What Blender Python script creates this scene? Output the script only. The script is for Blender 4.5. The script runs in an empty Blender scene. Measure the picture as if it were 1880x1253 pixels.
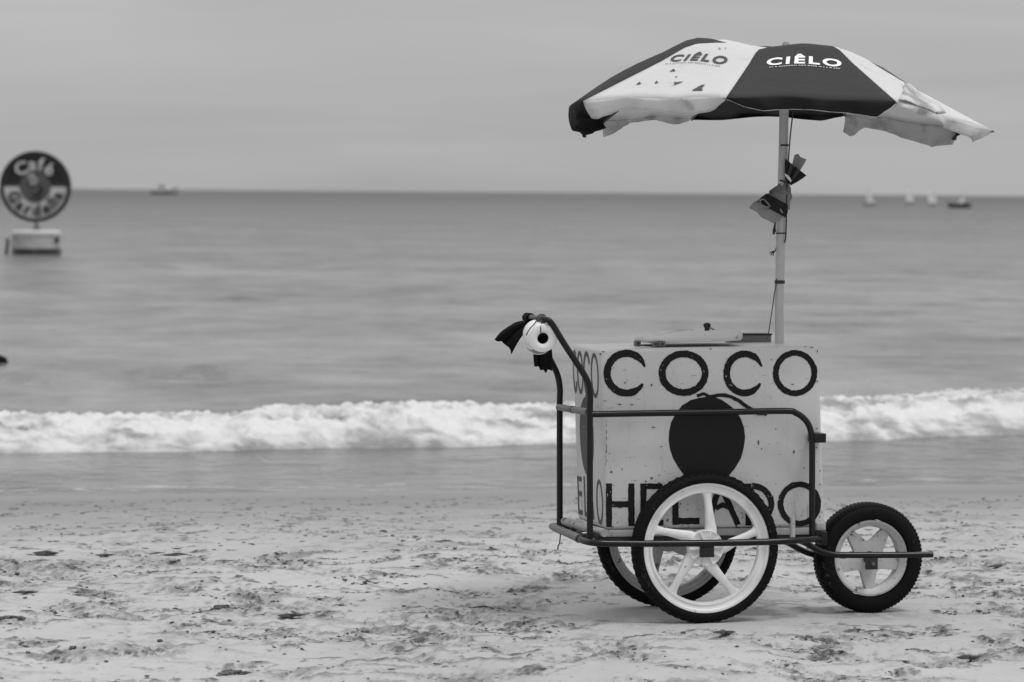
import bpy, bmesh, math, random
import numpy as np
from mathutils import Matrix, Vector

R = math.radians
random.seed(7)
rng = np.random.default_rng(7)
scene = bpy.context.scene
COL = scene.collection

# ------------------------------------------------------------------ camera
FPX = 6500.0                       # focal length measured in photo pixels (photo 1880 x 1253)
CAM_H = 1.40
PITCH, ROLL = math.atan(273.5 / FPX), math.atan(0.00765)
cam_data = bpy.data.cameras.new('camera')
cam = bpy.data.objects.new('camera', cam_data)
COL.objects.link(cam)
cam_data.sensor_width = 36.0
cam_data.lens = 36.0 * FPX / 1880.0
cam_data.clip_start, cam_data.clip_end = 0.5, 60000.0
CAM_M = Matrix.Translation((0, 0, CAM_H)) @ (Matrix.Rotation(R(90) - PITCH, 4, 'X') @ Matrix.Rotation(ROLL, 4, 'Z'))
cam.matrix_world = CAM_M
cam_data.dof.use_dof = True
cam_data.dof.focus_distance = 11.6
cam_data.dof.aperture_fstop = 6.0
scene.camera = cam

# ------------------------------------------------------------------ sky, sun, exposure
SUN_DIR = Vector((0.34, -0.22, 0.91)).normalized()
world = bpy.data.worlds.new('World')
scene.world = world
world.use_nodes = True
wn, wl = world.node_tree.nodes, world.node_tree.links
wn.clear()
w_out = wn.new('ShaderNodeOutputWorld')
w_bg = wn.new('ShaderNodeBackground')
w_bg.inputs['Strength'].default_value = 0.1
w_sky = wn.new('ShaderNodeTexSky')
w_sky.sky_type = 'NISHITA'
w_sky.sun_disc = False
w_sky.sun_elevation = math.asin(SUN_DIR.z)
w_sky.sun_rotation = math.atan2(SUN_DIR.x, SUN_DIR.y)
w_bw = wn.new('ShaderNodeRGBToBW')
w_tc = wn.new('ShaderNodeTexCoord')
w_sep = wn.new('ShaderNodeSeparateXYZ')
w_map = wn.new('ShaderNodeMapping')
w_map.inputs['Scale'].default_value = (3.5, 3.5, 34.0)
w_noise = wn.new('ShaderNodeTexNoise')
w_noise.inputs['Scale'].default_value = 1.6
w_noise.inputs['Detail'].default_value = 5.0
w_noise.inputs['Distortion'].default_value = 0.6


def wmath(op, a, b, clamp=False):
    n = wn.new('ShaderNodeMath')
    n.operation = op
    n.use_clamp = clamp
    for i, v in enumerate((a, b)):
        if hasattr(v, 'is_output'):
            wl.new(v, n.inputs[i])
        else:
            n.inputs[i].default_value = v
    return n.outputs[0]


wl.new(w_sky.outputs[0], w_bw.inputs[0])
wl.new(w_tc.outputs['Generated'], w_sep.inputs[0])
wl.new(w_tc.outputs['Generated'], w_map.inputs[0])
wl.new(w_map.outputs[0], w_noise.inputs[0])
elev = wmath('MAXIMUM', w_sep.outputs[2], 0.0)
over = wmath('MULTIPLY', wmath('ADD', wmath('MULTIPLY', elev, 2.0), 1.0), 4.35)     # overcast vault, three times brighter overhead
cloud = wmath('ADD', wmath('MULTIPLY', wmath('SUBTRACT', w_noise.outputs[0], 0.5), 0.36), 1.0)
over = wmath('MULTIPLY', over, cloud)
tot = wmath('ADD', wmath('MULTIPLY', over, 0.92), wmath('MULTIPLY', w_bw.outputs[0], 0.06))
wl.new(tot, w_bg.inputs['Color'])
wl.new(w_bg.outputs[0], w_out.inputs[0])

sun_data = bpy.data.lights.new('sun', 'SUN')
sun_data.energy = 1.5
sun_data.angle = R(13)
sun_data.color = (1, 1, 1)
sun = bpy.data.objects.new('sun', sun_data)
COL.objects.link(sun)
sun.rotation_euler = SUN_DIR.to_track_quat('Z', 'Y').to_euler()
sun.location = (3, -3, 12)

scene.render.engine = 'CYCLES'
scene.cycles.use_denoising = True
scene.cycles.max_bounces = 6
scene.cycles.diffuse_bounces = 3
scene.cycles.glossy_bounces = 3
scene.cycles.adaptive_threshold = 0.02
scene.view_settings.view_transform = 'Standard'
scene.view_settings.look = 'None'
scene.view_settings.exposure = 0.0
scene.view_settings.gamma = 1.0

# ------------------------------------------------------------------ measuring helpers
CART_YAW = R(13.0)


def ray(px, py):
    d = CAM_M.to_3x3() @ Vector(((px - 940.0) / FPX, -(py - 626.5) / FPX, -1.0))
    return CAM_M.translation.copy(), d


def W(px, py, Y):
    """the world point at distance Y along the beach that the photo shows at this pixel"""
    o, d = ray(px, py)
    return o + d * ((Y - o.y) / d.y)


def project(p):
    c = CAM_M.inverted() @ p
    return 940.0 + FPX * c.x / -c.z, 626.5 - FPX * c.y / -c.z


_o, _d = ray(1294, 1143)
CART_AT = _o + _d * (-_o.z / _d.z)
CART_AT.z = 0.0
CART_M = Matrix.Translation(CART_AT) @ Matrix.Rotation(CART_YAW, 4, 'Z')
CART_I = CART_M.inverted()
_co = CART_I @ CAM_M.translation


def L(px, py, w):
    """a point in the cart's own frame (x along it, y across it, z up) on the plane y = w"""
    d = CART_I.to_3x3() @ ray(px, py)[1]
    return _co + d * ((w - _co.y) / d.y)


SEA_Z = -0.35
SHORE_T, SHORE_K = 20.75, 0.23


# ------------------------------------------------------------------ mesh helpers
class MB:
    def __init__(self):
        self.v, self.f = [], []

    def add(self, verts, faces):
        n = len(self.v)
        self.v += [tuple(p) for p in verts]
        self.f += [tuple(i + n for i in f) for f in faces]
        return self

    def box(self, lo, hi):
        (x0, y0, z0), (x1, y1, z1) = lo, hi
        return self.add([(x0, y0, z0), (x1, y0, z0), (x1, y1, z0), (x0, y1, z0), (x0, y0, z1), (x1, y0, z1), (x1, y1, z1), (x0, y1, z1)],
                        [(0, 3, 2, 1), (4, 5, 6, 7), (0, 1, 5, 4), (1, 2, 6, 5), (2, 3, 7, 6), (3, 0, 4, 7)])

    def hexa(self, q0, q1):
        """a block between two quads"""
        return self.add(list(q0) + list(q1), [(0, 3, 2, 1), (4, 5, 6, 7), (0, 1, 5, 4), (1, 2, 6, 5), (2, 3, 7, 6), (3, 0, 4, 7)])

    def tube(self, pts, r, n=10, cap=True):
        pts = [Vector(p) for p in pts]
        rs = r if isinstance(r, (list, tuple)) else [r] * len(pts)
        base = len(self.v)
        t0 = (pts[1] - pts[0]).normalized()
        a = Vector((0, 0, 1)) if abs(t0.z) < 0.9 else Vector((1, 0, 0))
        nrm = t0.cross(a).normalized()
        for i, p in enumerate(pts):
            if i == 0:
                t = pts[1] - pts[0]
            elif i == len(pts) - 1:
                t = pts[-1] - pts[-2]
            else:
                t = (pts[i + 1] - pts[i]).normalized() + (pts[i] - pts[i - 1]).normalized()
            t.normalize()
            nrm = (nrm - t * nrm.dot(t)).normalized()
            b = t.cross(nrm)
            for k in range(n):
                ang = 2 * math.pi * k / n
                self.v.append(tuple(p + (nrm * math.cos(ang) + b * math.sin(ang)) * rs[i]))
        for i in range(len(pts) - 1):
            for k in range(n):
                k2 = (k + 1) % n
                self.f.append((base + i * n + k, base + i * n + k2, base + (i + 1) * n + k2, base + (i + 1) * n + k))
        if cap:
            self.f.append(tuple(base + k for k in range(n - 1, -1, -1)))
            self.f.append(tuple(base + (len(pts) - 1) * n + k for k in range(n)))
        return self

    def lathe_y(self, prof, n=48, c=(0, 0, 0), closed=False):
        """prof: list of (radius, y); spun about the local y axis"""
        base = len(self.v)
        m = len(prof)
        for k in range(n):
            a = 2 * math.pi * k / n
            for (r, y) in prof:
                self.v.append((c[0] + r * math.cos(a), c[1] + y, c[2] + r * math.sin(a)))
        for k in range(n):
            k2 = (k + 1) % n
            for i in range(m if closed else m - 1):
                j = (i + 1) % m
                self.f.append((base + k * m + i, base + k * m + j, base + k2 * m + j, base + k2 * m + i))
        return self

    def lathe_z(self, prof, n=32, c=(0, 0, 0)):
        base = len(self.v)
        m = len(prof)
        for k in range(n):
            a = 2 * math.pi * k / n
            for (r, z) in prof:
                self.v.append((c[0] + r * math.cos(a), c[1] + r * math.sin(a), c[2] + z))
        for k in range(n):
            k2 = (k + 1) % n
            for i in range(m - 1):
                self.f.append((base + k * m + i, base + k2 * m + i, base + k2 * m + i + 1, base + k * m + i + 1))
        return self

    def grid(self, rows):
        base = len(self.v)
        m = len(rows[0])
        for r in rows:
            self.v += [tuple(p) for p in r]
        for i in range(len(rows) - 1):
            for j in range(m - 1):
                self.f.append((base + i * m + j, base + i * m + j + 1, base + (i + 1) * m + j + 1, base + (i + 1) * m + j))
        return self

    def build(self, name, mat, parent=None, smooth=40, bevel=0.0, solid=0.0, seg=2):
        me = bpy.data.meshes.new(name)
        me.from_pydata(self.v, [], self.f)
        me.update()
        bm = bmesh.new()
        bm.from_mesh(me)
        bmesh.ops.recalc_face_normals(bm, faces=bm.faces)
        if bevel:
            bmesh.ops.bevel(bm, geom=list(bm.edges), offset=bevel, segments=seg, profile=0.5, affect='EDGES', clamp_overlap=True)
        bm.to_mesh(me)
        bm.free()
        if smooth:
            me.polygons.foreach_set('use_smooth', [True] * len(me.polygons))
            me.set_sharp_from_angle(angle=R(smooth))
        me.materials.append(mat)
        ob = bpy.data.objects.new(name, me)
        COL.objects.link(ob)
        ob.parent = parent
        if solid:
            s = ob.modifiers.new('thickness', 'SOLIDIFY')
            s.thickness = solid
            s.offset = 0
        return ob


def tag(o, label=None, cat=None, group=None, kind=None):
    if label: o['label'] = label
    if cat: o['category'] = cat
    if group: o['group'] = group
    if kind: o['kind'] = kind
    return o


def empty(name, M):
    o = bpy.data.objects.new(name, None)
    o.empty_display_size = 0.1
    COL.objects.link(o)
    o.matrix_world = M
    return o


def bez(pts, n=8):
    """Catmull-Rom through the points"""
    P = [Vector(p) for p in pts]
    P = [P[0] * 2 - P[1]] + P + [P[-1] * 2 - P[-2]]
    out = []
    for i in range(1, len(P) - 2):
        for k in range(n):
            t = k / n
            a, b, c, d = P[i - 1], P[i], P[i + 1], P[i + 2]
            out.append(0.5 * ((2 * b) + (c - a) * t + (2 * a - 5 * b + 4 * c - d) * t * t + (3 * b - a - 3 * c + d) * t ** 3))
    out.append(P[-2])
    return out


# ------------------------------------------------------------------ numpy noise
_perm = rng.permutation(1024)
_grad = rng.uniform(0, 2 * math.pi, 1024)


def pnoise(x, y):
    xi, yi = np.floor(x).astype(int), np.floor(y).astype(int)
    xf, yf = x - xi, y - yi
    u, v = xf * xf * xf * (xf * (xf * 6 - 15) + 10), yf * yf * yf * (yf * (yf * 6 - 15) + 10)

    def g(ix, iy, dx, dy):
        a = _grad[_perm[(ix + _perm[iy & 1023]) & 1023]]
        return np.cos(a) * dx + np.sin(a) * dy
    n00, n10 = g(xi, yi, xf, yf), g(xi + 1, yi, xf - 1, yf)
    n01, n11 = g(xi, yi + 1, xf, yf - 1), g(xi + 1, yi + 1, xf - 1, yf - 1)
    return ((n00 * (1 - u) + n10 * u) * (1 - v) + (n01 * (1 - u) + n11 * u) * v) * 1.5


def fbm(x, y, o=4, g=0.5):
    s, a = 0, 1.0
    for k in range(o):
        s = s + a * pnoise(x * 2 ** k + 17.3 * k, y * 2 ** k + 5.1 * k)
        a *= g
    return s


def grid_mesh(name, X, Y, Z, mat, attrs=None):
    nr, nc = X.shape
    me = bpy.data.meshes.new(name)
    me.vertices.add(nr * nc)
    me.vertices.foreach_set('co', np.stack([X, Y, Z], -1).astype(np.float32).ravel())
    idx = np.arange(nr * nc).reshape(nr, nc)
    q = np.stack([idx[:-1, :-1], idx[:-1, 1:], idx[1:, 1:], idx[1:, :-1]], -1).reshape(-1, 4)
    me.loops.add(q.size)
    me.loops.foreach_set('vertex_index', q.astype(np.int32).ravel())
    me.polygons.add(len(q))
    me.polygons.foreach_set('loop_start', np.arange(0, q.size, 4, dtype=np.int32))
    me.polygons.foreach_set('use_smooth', np.ones(len(q), dtype=bool))
    me.update(calc_edges=True)
    me.validate()
    for k, a in (attrs or {}).items():
        at = me.attributes.new(k, 'FLOAT', 'POINT')
        at.data.foreach_set('value', a.astype(np.float32).ravel())
    me.materials.append(mat)
    ob = bpy.data.objects.new(name, me)
    COL.objects.link(ob)
    return ob


# ------------------------------------------------------------------ materials
class NT:
    def __init__(self, name):
        self.m = bpy.data.materials.new(name)
        self.m.use_nodes = True
        self.t = self.m.node_tree
        self.b = self.t.nodes['Principled BSDF']
        self.out = self.t.nodes['Material Output']
        tc = self.t.nodes.new('ShaderNodeTexCoord')
        self.obj = tc.outputs['Object']

    def n(self, typ, **kw):
        nd = self.t.nodes.new(typ)
        for k, v in kw.items():
            setattr(nd, k, v)
        return nd

    def put(self, sock, v):
        if hasattr(v, 'is_output'):
            self.t.links.new(v, sock)
        elif isinstance(v, (int, float)) and sock.type == 'RGBA':
            sock.default_value = (v, v, v, 1)
        else:
            sock.default_value = v

    def noise(self, scale, detail=4, rough=0.5, stretch=None, off=(0, 0, 0), dist=0.0):
        src = self.obj
        if stretch or any(off):
            mp = self.n('ShaderNodeMapping')
            mp.inputs['Scale'].default_value = stretch or (1, 1, 1)
            mp.inputs['Location'].default_value = off
            self.put(mp.inputs[0], src)
            src = mp.outputs[0]
        nd = self.n('ShaderNodeTexNoise')
        nd.inputs['Scale'].default_value = scale
        nd.inputs['Detail'].default_value = detail
        nd.inputs['Roughness'].default_value = rough
        nd.inputs['Distortion'].default_value = dist
        self.put(nd.inputs[0], src)
        return nd.outputs[0]

    def step(self, v, a, b):
        nd = self.n('ShaderNodeMapRange')
        nd.interpolation_type = 'SMOOTHSTEP'
        nd.inputs[1].default_value, nd.inputs[2].default_value = a, b
        self.put(nd.inputs[0], v)
        return nd.outputs[0]

    def math(self, op, a, b=0.0, c=None):
        nd = self.n('ShaderNodeMath', operation=op)
        self.put(nd.inputs[0], a)
        self.put(nd.inputs[1], b)
        if c is not None:
            self.put(nd.inputs[2], c)
        return nd.outputs[0]

    def mix(self, f, a, b):
        nd = self.n('ShaderNodeMix', data_type='RGBA')
        self.put(nd.inputs[0], f)
        self.put(nd.inputs[6], a)
        self.put(nd.inputs[7], b)
        return nd.outputs[2]

    def attr(self, name):
        return self.n('ShaderNodeAttribute', attribute_name=name).outputs['Fac']

    def bump(self, h, strength=0.3, dist=0.01):
        nd = self.n('ShaderNodeBump')
        nd.inputs['Strength'].default_value = strength
        nd.inputs['Distance'].default_value = dist
        self.put(nd.inputs['Height'], h)
        self.t.links.new(nd.outputs[0], self.b.inputs['Normal'])

    def base(self, c, rough=0.6, metal=0.0, spec=0.5):
        self.put(self.b.inputs['Base Color'], c)
        self.put(self.b.inputs['Roughness'], rough)
        self.put(self.b.inputs['Metallic'], metal)
        self.put(self.b.inputs['Specular IOR Level'], spec)
        return self.m


def worn(name, v, wear, rough=0.5, scale=40, th=0.62, vary=0.15, grime=None, bump=0.1, metal=0.0, spec=0.5, soft=0.04):
    """paint of grey v with uneven tone, spots of grey 'wear' where it is chipped and larger soft grime"""
    t = NT(name)
    lo = t.noise(6, 4, off=(3, 1, 2))
    tone = t.math('MULTIPLY_ADD', t.math('SUBTRACT', lo, 0.5), vary * 2, 1.0)
    c = t.mix(1.0, v, v)
    mul = t.n('ShaderNodeVectorMath', operation='SCALE')
    t.put(mul.inputs[0], c)
    t.put(mul.inputs['Scale'], tone)
    c = mul.outputs[0]
    if grime is not None:
        g = t.step(t.noise(9, 5, 0.6, off=(7, 7, 7)), 0.52, 0.8)
        c = t.mix(t.math('MULTIPLY', g, 0.55), c, grime)
    n = t.noise(scale, 5, 0.62)
    c = t.mix(t.step(n, th, th + soft), c, wear)
    t.bump(n, bump, 0.002)
    return t.base(c, rough, metal, spec)


M = {}
M['tube'] = worn('dark_painted_tube', 0.006, 0.03, 0.30, 60, 0.70, 0.3, spec=0.32)
M['tube_grey'] = worn('worn_grey_tube', 0.13, 0.04, 0.5, 35, 0.6, 0.35)
M['pipe_pale'] = worn('pale_stained_pipe', 0.33, 0.06, 0.6, 30, 0.6, 0.3, grime=0.08)
M['rubber'] = worn('black_rubber', 0.009, 0.05, 0.62, 50, 0.68, 0.3, spec=0.25)
M['rim'] = worn('white_wheel_paint', 0.78, 0.20, 0.45, 26, 0.645, 0.08, grime=0.30)
M['rim_dirty_shaded'] = worn('scuffed_shaded_wheel_paint', 0.50, 0.12, 0.5, 32, 0.60, 0.12, grime=0.2)  # scuffed paint; on the far wheel its darker grey stands in for shade
M['wood'] = worn('weathered_board', 0.34, 0.10, 0.7, 18, 0.63, 0.3, grime=0.15)
M['pole'] = worn('weathered_pole_paint', 0.46, 0.06, 0.6, 45, 0.69, 0.2)
M['lid'] = worn('worn_lid', 0.52, 0.2, 0.55, 30, 0.62, 0.2, grime=0.25)
M['tray'] = worn('grey_sheet', 0.16, 0.08, 0.6, 20, 0.65, 0.15)
M['blackiron'] = worn('black_iron', 0.012, 0.05, 0.5, 50, 0.7, 0.2)
M['string'] = worn('dark_cord', 0.03, 0.06, 0.8, 80, 0.6, 0.2)
M['paper'] = worn('paper_roll', 0.74, 0.5, 0.8, 90, 0.68, 0.05, spec=0.2)
M['black_cloth'] = worn('black_cloth', 0.006, 0.012, 0.85, 70, 0.6, 0.3, spec=0.1)
M['hull_white'] = worn('boat_white', 0.9, 0.4, 0.4, 1, 0.6, 0.1)
M['hull_dark'] = worn('boat_dark', 0.05, 0.09, 0.5, 1, 0.6, 0.1)
M['hull_grey'] = worn('boat_grey', 0.36, 0.15, 0.5, 1, 0.6, 0.1)
M['sail'] = worn('sail_cloth', 0.75, 0.6, 0.7, 1, 0.6, 0.05)
M['glass_dark'] = worn('dark_cabin_glass', 0.03, 0.05, 0.15, 1, 0.7, 0.1)
M['barrel'] = worn('stained_white_float', 0.46, 0.25, 0.6, 4, 0.60, 0.2, grime=0.2)
M['barrel_wet'] = worn('weed_dark_float_foot', 0.03, 0.06, 0.3, 5, 0.6, 0.2)
M['sign_black'] = worn('sign_black', 0.010, 0.02, 0.5, 3, 0.7, 0.1)
M['sign_rim'] = worn('sign_rim_grey', 0.035, 0.05, 0.5, 3, 0.7, 0.1)
M['sign_mid'] = worn('sign_mid_grey', 0.085, 0.12, 0.6, 3, 0.7, 0.15)
M['sign_white'] = worn('sign_white', 0.52, 0.35, 0.5, 4, 0.66, 0.1)
M['sign_pale'] = worn('sign_pale', 0.32, 0.25, 0.5, 4, 0.66, 0.1)


def box_paint():
    t = NT('cooler_paint')
    tone = t.step(t.noise(3.5, 4), 0.2, 0.85)
    c = t.mix(tone, 0.50, 0.60)
    g = t.step(t.noise(7, 6, 0.65, off=(4, 2, 9)), 0.56, 0.85)
    c = t.mix(t.math('MULTIPLY', g, 0.5), c, 0.26)
    streak = t.step(t.noise(16, 4, 0.6, stretch=(1, 1, 0.07)), 0.60, 0.74)
    c = t.mix(t.math('MULTIPLY', streak, 0.22), c, 0.25)
    n = t.noise(38, 5, 0.55, off=(1, 5, 2))
    sp_ = t.n('ShaderNodeSeparateXYZ')
    t.put(sp_.inputs[0], t.obj)
    lowz = t.math('SUBTRACT', 1.0, t.step(sp_.outputs[2], 0.32, 0.62))          # splashed and rusted towards the wheel
    c = t.mix(t.step(t.math('MULTIPLY_ADD', lowz, 0.050, n), 0.685, 0.715), c, 0.08)
    n_b = t.noise(75, 4, 0.6, off=(11, 3, 6))
    c = t.mix(t.math('MULTIPLY', t.step(t.math('MULTIPLY_ADD', lowz, 0.045, n_b), 0.68, 0.71), 0.8), c, 0.10)
    drip = t.step(t.noise(30, 4, 0.65, stretch=(1, 1, 0.12), off=(2, 2, 2)), 0.62, 0.70)
    c = t.mix(t.math('MULTIPLY', t.math('MULTIPLY', drip, t.math('MULTIPLY_ADD', lowz, 0.4, 0.12)), 1.0), c, 0.14)
    sc = t.noise(60, 3, 0.6, stretch=(0.35, 1, 1.6), off=(9, 1, 4))
    c = t.mix(t.math('MULTIPLY', t.step(sc, 0.68, 0.71), 0.7), c, 0.2)
    t.bump(t.noise(14, 4), 0.12, 0.004)
    return t.base(c, 0.42)


def letter_paint(name, v, under=0.55, th=0.66):
    t = NT(name)
    n = t.noise(95, 5, 0.65, off=(2, 8, 3))
    lo = t.noise(9, 3, off=(6, 1, 1))
    c = t.mix(t.step(t.math('MULTIPLY_ADD', lo, 0.35, t.math('MULTIPLY', n, 0.8)), th, th + 0.03), v, under)
    t.bump(n, 0.1, 0.001)
    return t.base(c, 0.6, 0, 0.25)


M['box'] = box_paint()
M['letter'] = letter_paint('black_lettering', 0.005, th=0.73)
M['coconut'] = letter_paint('dark_coconut_paint', 0.007, th=0.82)
M['chip'] = worn('bare_rusted_spot', 0.05, 0.12, 0.8, 60, 0.55, 0.3)
M['letter_grey'] = letter_paint('grey_lettering', 0.085, th=0.74)


def cloth(name, v, dirt, trans=0.25, th=0.58):
    t = NT(name)
    n = t.noise(11, 6, 0.6)
    c = t.mix(t.math('MULTIPLY', t.step(n, th, th + 0.25), 0.6), v, dirt)
    w = t.noise(6, 3, 0.5, stretch=(1.5, 1.5, 4), off=(3, 3, 1))
    t.bump(w, 0.35, 0.02)
    t.base(c, 0.75, 0, 0.25)
    tr = t.n('ShaderNodeBsdfTranslucent')
    t.put(tr.inputs[0], c)
    mx = t.n('ShaderNodeMixShader')
    mx.inputs[0].default_value = trans
    t.t.links.new(t.b.outputs[0], mx.inputs[1])
    t.t.links.new(tr.outputs[0], mx.inputs[2])
    t.t.links.new(mx.outputs[0], t.out.inputs[0])
    return t.m


M['cloth_white'] = cloth('canopy_white', 0.72, 0.45, 0.30, 0.56)
M['cloth_dark'] = cloth('canopy_dark', 0.050, 0.040, 0.25)
M['valance_white'] = cloth('valance_white', 0.70, 0.22, 0.25, 0.48)
M['valance_dark'] = cloth('valance_dark', 0.014, 0.01, 0.1)
M['flap'] = cloth('dirty_flap', 0.62, 0.12, 0.15, 0.40)
M['print_white'] = worn('white_print', 0.78, 0.4, 0.7, 60, 0.68, 0.05)
M['print_dark'] = worn('dark_print', 0.05, 0.2, 0.7, 60, 0.68, 0.1)
M['film_pale'] = cloth('pale_plastic_film', 0.42, 0.6, 0.45)
M['film_dark'] = cloth('dark_printed_film', 0.018, 0.03, 0.1)
M['film_grey'] = cloth('grey_printed_film', 0.07, 0.12, 0.2)
M['film_crumple'] = cloth('crumpled_film', 0.34, 0.07, 0.3, 0.42)


def tyre_mat():
    t = NT('sandy_tyre')
    n = t.noise(85, 5, 0.7)
    m = t.noise(7, 3, 0.5, off=(2, 2, 5))
    f = t.step(t.math('ADD', n, t.math('MULTIPLY', m, 0.7)), 1.02, 1.12)
    c = t.mix(t.math('MULTIPLY', f, 0.5), 0.0045, 0.11)
    t.bump(n, 0.3, 0.003)
    return t.base(c, 0.7, 0, 0.15)


M['tyre'] = tyre_mat()


def sand_mat():
    t = NT('beach_sand')
    sep = t.n('ShaderNodeSeparateXYZ')
    t.put(sep.inputs[0], t.obj)
    tt = t.math('SUBTRACT', sep.outputs[1], t.math('MULTIPLY', sep.outputs[0], SHORE_K))
    big = t.noise(0.9, 4, 0.55, stretch=(1, 0.6, 1))
    mid = t.noise(9, 5, 0.6, stretch=(1, 0.7, 1))
    fine = t.noise(260, 3, 0.6)
    c = t.mix(t.step(t.math('ADD', t.math('MULTIPLY', big, 0.6), t.math('MULTIPLY', mid, 0.4)), 0.3, 0.7), 0.375, 0.46)
    c = t.mix(t.math('MULTIPLY', t.step(fine, 0.35, 0.75), 0.35), c, 0.30)
    damp = t.attr('damp')  # damp sand, plus shade painted on steep faces
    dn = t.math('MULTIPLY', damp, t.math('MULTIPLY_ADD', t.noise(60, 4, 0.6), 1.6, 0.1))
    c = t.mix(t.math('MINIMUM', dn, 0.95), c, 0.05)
    speck = t.step(t.noise(80, 2, 0.5, stretch=(0.7, 1, 1), off=(5, 5, 5)), 0.70, 0.74)
    c = t.mix(t.math('MULTIPLY', speck, 0.75), c, 0.05)
    wet = t.step(t.math('ADD', tt, t.math('MULTIPLY', t.noise(1.6, 4, stretch=(0.6, 1, 1)), 2.4)), 13.6, 21.5)
    c = t.mix(t.math('MULTIPLY', wet, 0.85), c, 0.17)
    wet2 = t.step(t.math('ADD', tt, t.math('MULTIPLY', t.noise(0.8, 3), 1.0)), 19.7, 21.0)
    t.bump(t.math('ADD', t.noise(170, 4, 0.65), t.math('MULTIPLY', t.noise(30, 4), 2.0)), 0.35, 0.006)
    rough = t.math('MULTIPLY_ADD', wet2, -0.45, 0.92)
    return t.base(c, rough, 0, 0.3)


M['sand'] = sand_mat()
M['clod'] = worn('damp_sand_clod', 0.13, 0.06, 0.95, 40, 0.55, 0.3, spec=0.1, bump=0.3)
M['litter'] = worn('dark_beach_litter', 0.055, 0.15, 0.85, 30, 0.62, 0.4, spec=0.15)
M['leaf'] = worn('dry_dark_leaf', 0.055, 0.02, 0.8, 30, 0.55, 0.4, spec=0.15)


def sea_mat():
    t = NT('sea_water')
    sep = t.n('ShaderNodeSeparateXYZ')
    t.put(sep.inputs[0], t.obj)
    tt = t.math('SUBTRACT', sep.outputs[1], t.math('MULTIPLY', sep.outputs[0], SHORE_K))
    far = t.math('DIVIDE', t.math('LOGARITHM', t.math('MAXIMUM', t.math('DIVIDE', tt, 32.0), 1.0), 10.0), 1.5)   # silty, then choppy; colour and shine also lowered seaward, imitating dimmer wave reflections
    far = t.math('MINIMUM', far, 1.0)
    n1 = t.noise(1.0, 4, 0.6, stretch=(1.3, 0.8, 1))
    n2 = t.noise(3.2, 4, 0.6)
    n3 = t.noise(0.09, 5, 0.65, stretch=(0.9, 1, 1))
    n4 = t.noise(0.36, 5, 0.62, stretch=(1.2, 0.8, 1), off=(40, 3, 0))
    h = t.math('ADD', t.math('MULTIPLY', n1, 1.0), t.math('MULTIPLY', n2, 0.3))
    h = t.math('ADD', h, t.math('MULTIPLY', n3, 2.5))
    t.bump(h, 0.6, 0.25)
    silt_light = t.math('POWER', t.math('SUBTRACT', 1.0, far), 1.8)
    c = t.math('MULTIPLY_ADD', silt_light, 0.112, 0.042)  # seaward darkening from dimmer reflections put into the base colour
    c = t.math('MULTIPLY', c, t.math('MULTIPLY_ADD', t.step(tt, 23.0, 30.0), 0.44, 0.56))
    v = t.math('ADD', t.math('MULTIPLY', t.math('SUBTRACT', n1, 0.5), 2.0), t.math('MULTIPLY', t.math('SUBTRACT', n4, 0.5), 1.8))
    v = t.math('ADD', v, t.math('MULTIPLY', t.math('SUBTRACT', n3, 0.5), 2.2))
    c = t.math('MULTIPLY', c, t.math('ADD', 1.0, v))
    c = t.math('MAXIMUM', c, 0.01)
    # thin foam left along the water's edge
    wob = t.math('MULTIPLY', t.math('SUBTRACT', t.noise(0.9, 4), 0.5), 1.0)
    u = t.math('ABSOLUTE', t.math('SUBTRACT', t.math('ADD', tt, wob), SHORE_T + 0.42))
    band = t.math('SUBTRACT', 1.0, t.step(u, 0.0, 0.34))
    lace = t.step(t.noise(5.5, 5, 0.65, stretch=(0.6, 1, 1)), 0.52, 0.64)
    f = t.math('MULTIPLY', band, lace)
    u2 = t.math('SUBTRACT', 1.0, t.step(t.math('ABSOLUTE', t.math('SUBTRACT', tt, 23.2)), 0.3, 1.4))
    lace2 = t.step(t.noise(2.4, 6, 0.65, stretch=(0.4, 1.3, 1), off=(3, 3, 3)), 0.60, 0.76)
    f = t.math('MAXIMUM', f, t.math('MULTIPLY', t.math('MULTIPLY', u2, lace2), 0.45))
    c = t.mix(t.math('MULTIPLY', f, 0.7), c, 0.55)
    rough = t.math('MULTIPLY_ADD', far, 0.22, 0.16)
    t.base(c, t.math('MAXIMUM', rough, t.math('MULTIPLY', f, 0.6)), 0, t.math('MULTIPLY', t.math('MULTIPLY_ADD', far, -0.06, 0.395), t.math('MAXIMUM', t.math('MULTIPLY_ADD', v, 0.45, 1.0), 0.2)))
    t.b.inputs['IOR'].default_value = 1.333
    return t.m


M['sea'] = sea_mat()


def foam_mat():
    t = NT('sea_foam')
    a = t.attr('foam')
    n = t.noise(3.6, 6, 0.62, stretch=(0.6, 1, 1))
    f = t.step(t.math('ADD', t.math('MULTIPLY', a, 0.52), t.math('MULTIPLY', t.math('SUBTRACT', n, 0.5), 2.3)), 0.10, 0.70)
    c = t.mix(f, 0.24, 0.63)
    t.bump(t.noise(14, 6, 0.65), 0.6, 0.05)
    return t.base(c, t.math('MULTIPLY_ADD', f, 0.55, 0.2), 0, 0.4)


M['foam'] = foam_mat()

# ------------------------------------------------------------------ the beach
xs = np.concatenate([-np.geomspace(160, 3.4, 26), np.arange(-3.3, 3.75, 0.0078), np.geomspace(3.8, 160, 26)])
ys = np.concatenate([np.array([-160, -80, -40, -20, -8, -2, 2, 5, 7, 8, 8.6]), np.arange(9.0, 13.2, 0.0125),
                     np.arange(13.2, 17.0, 0.021), np.arange(17.0, 22.6, 0.045), np.geomspace(22.7, 200, 30)])
X, Y = np.meshgrid(xs, ys)
T = Y - SHORE_K * X


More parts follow.
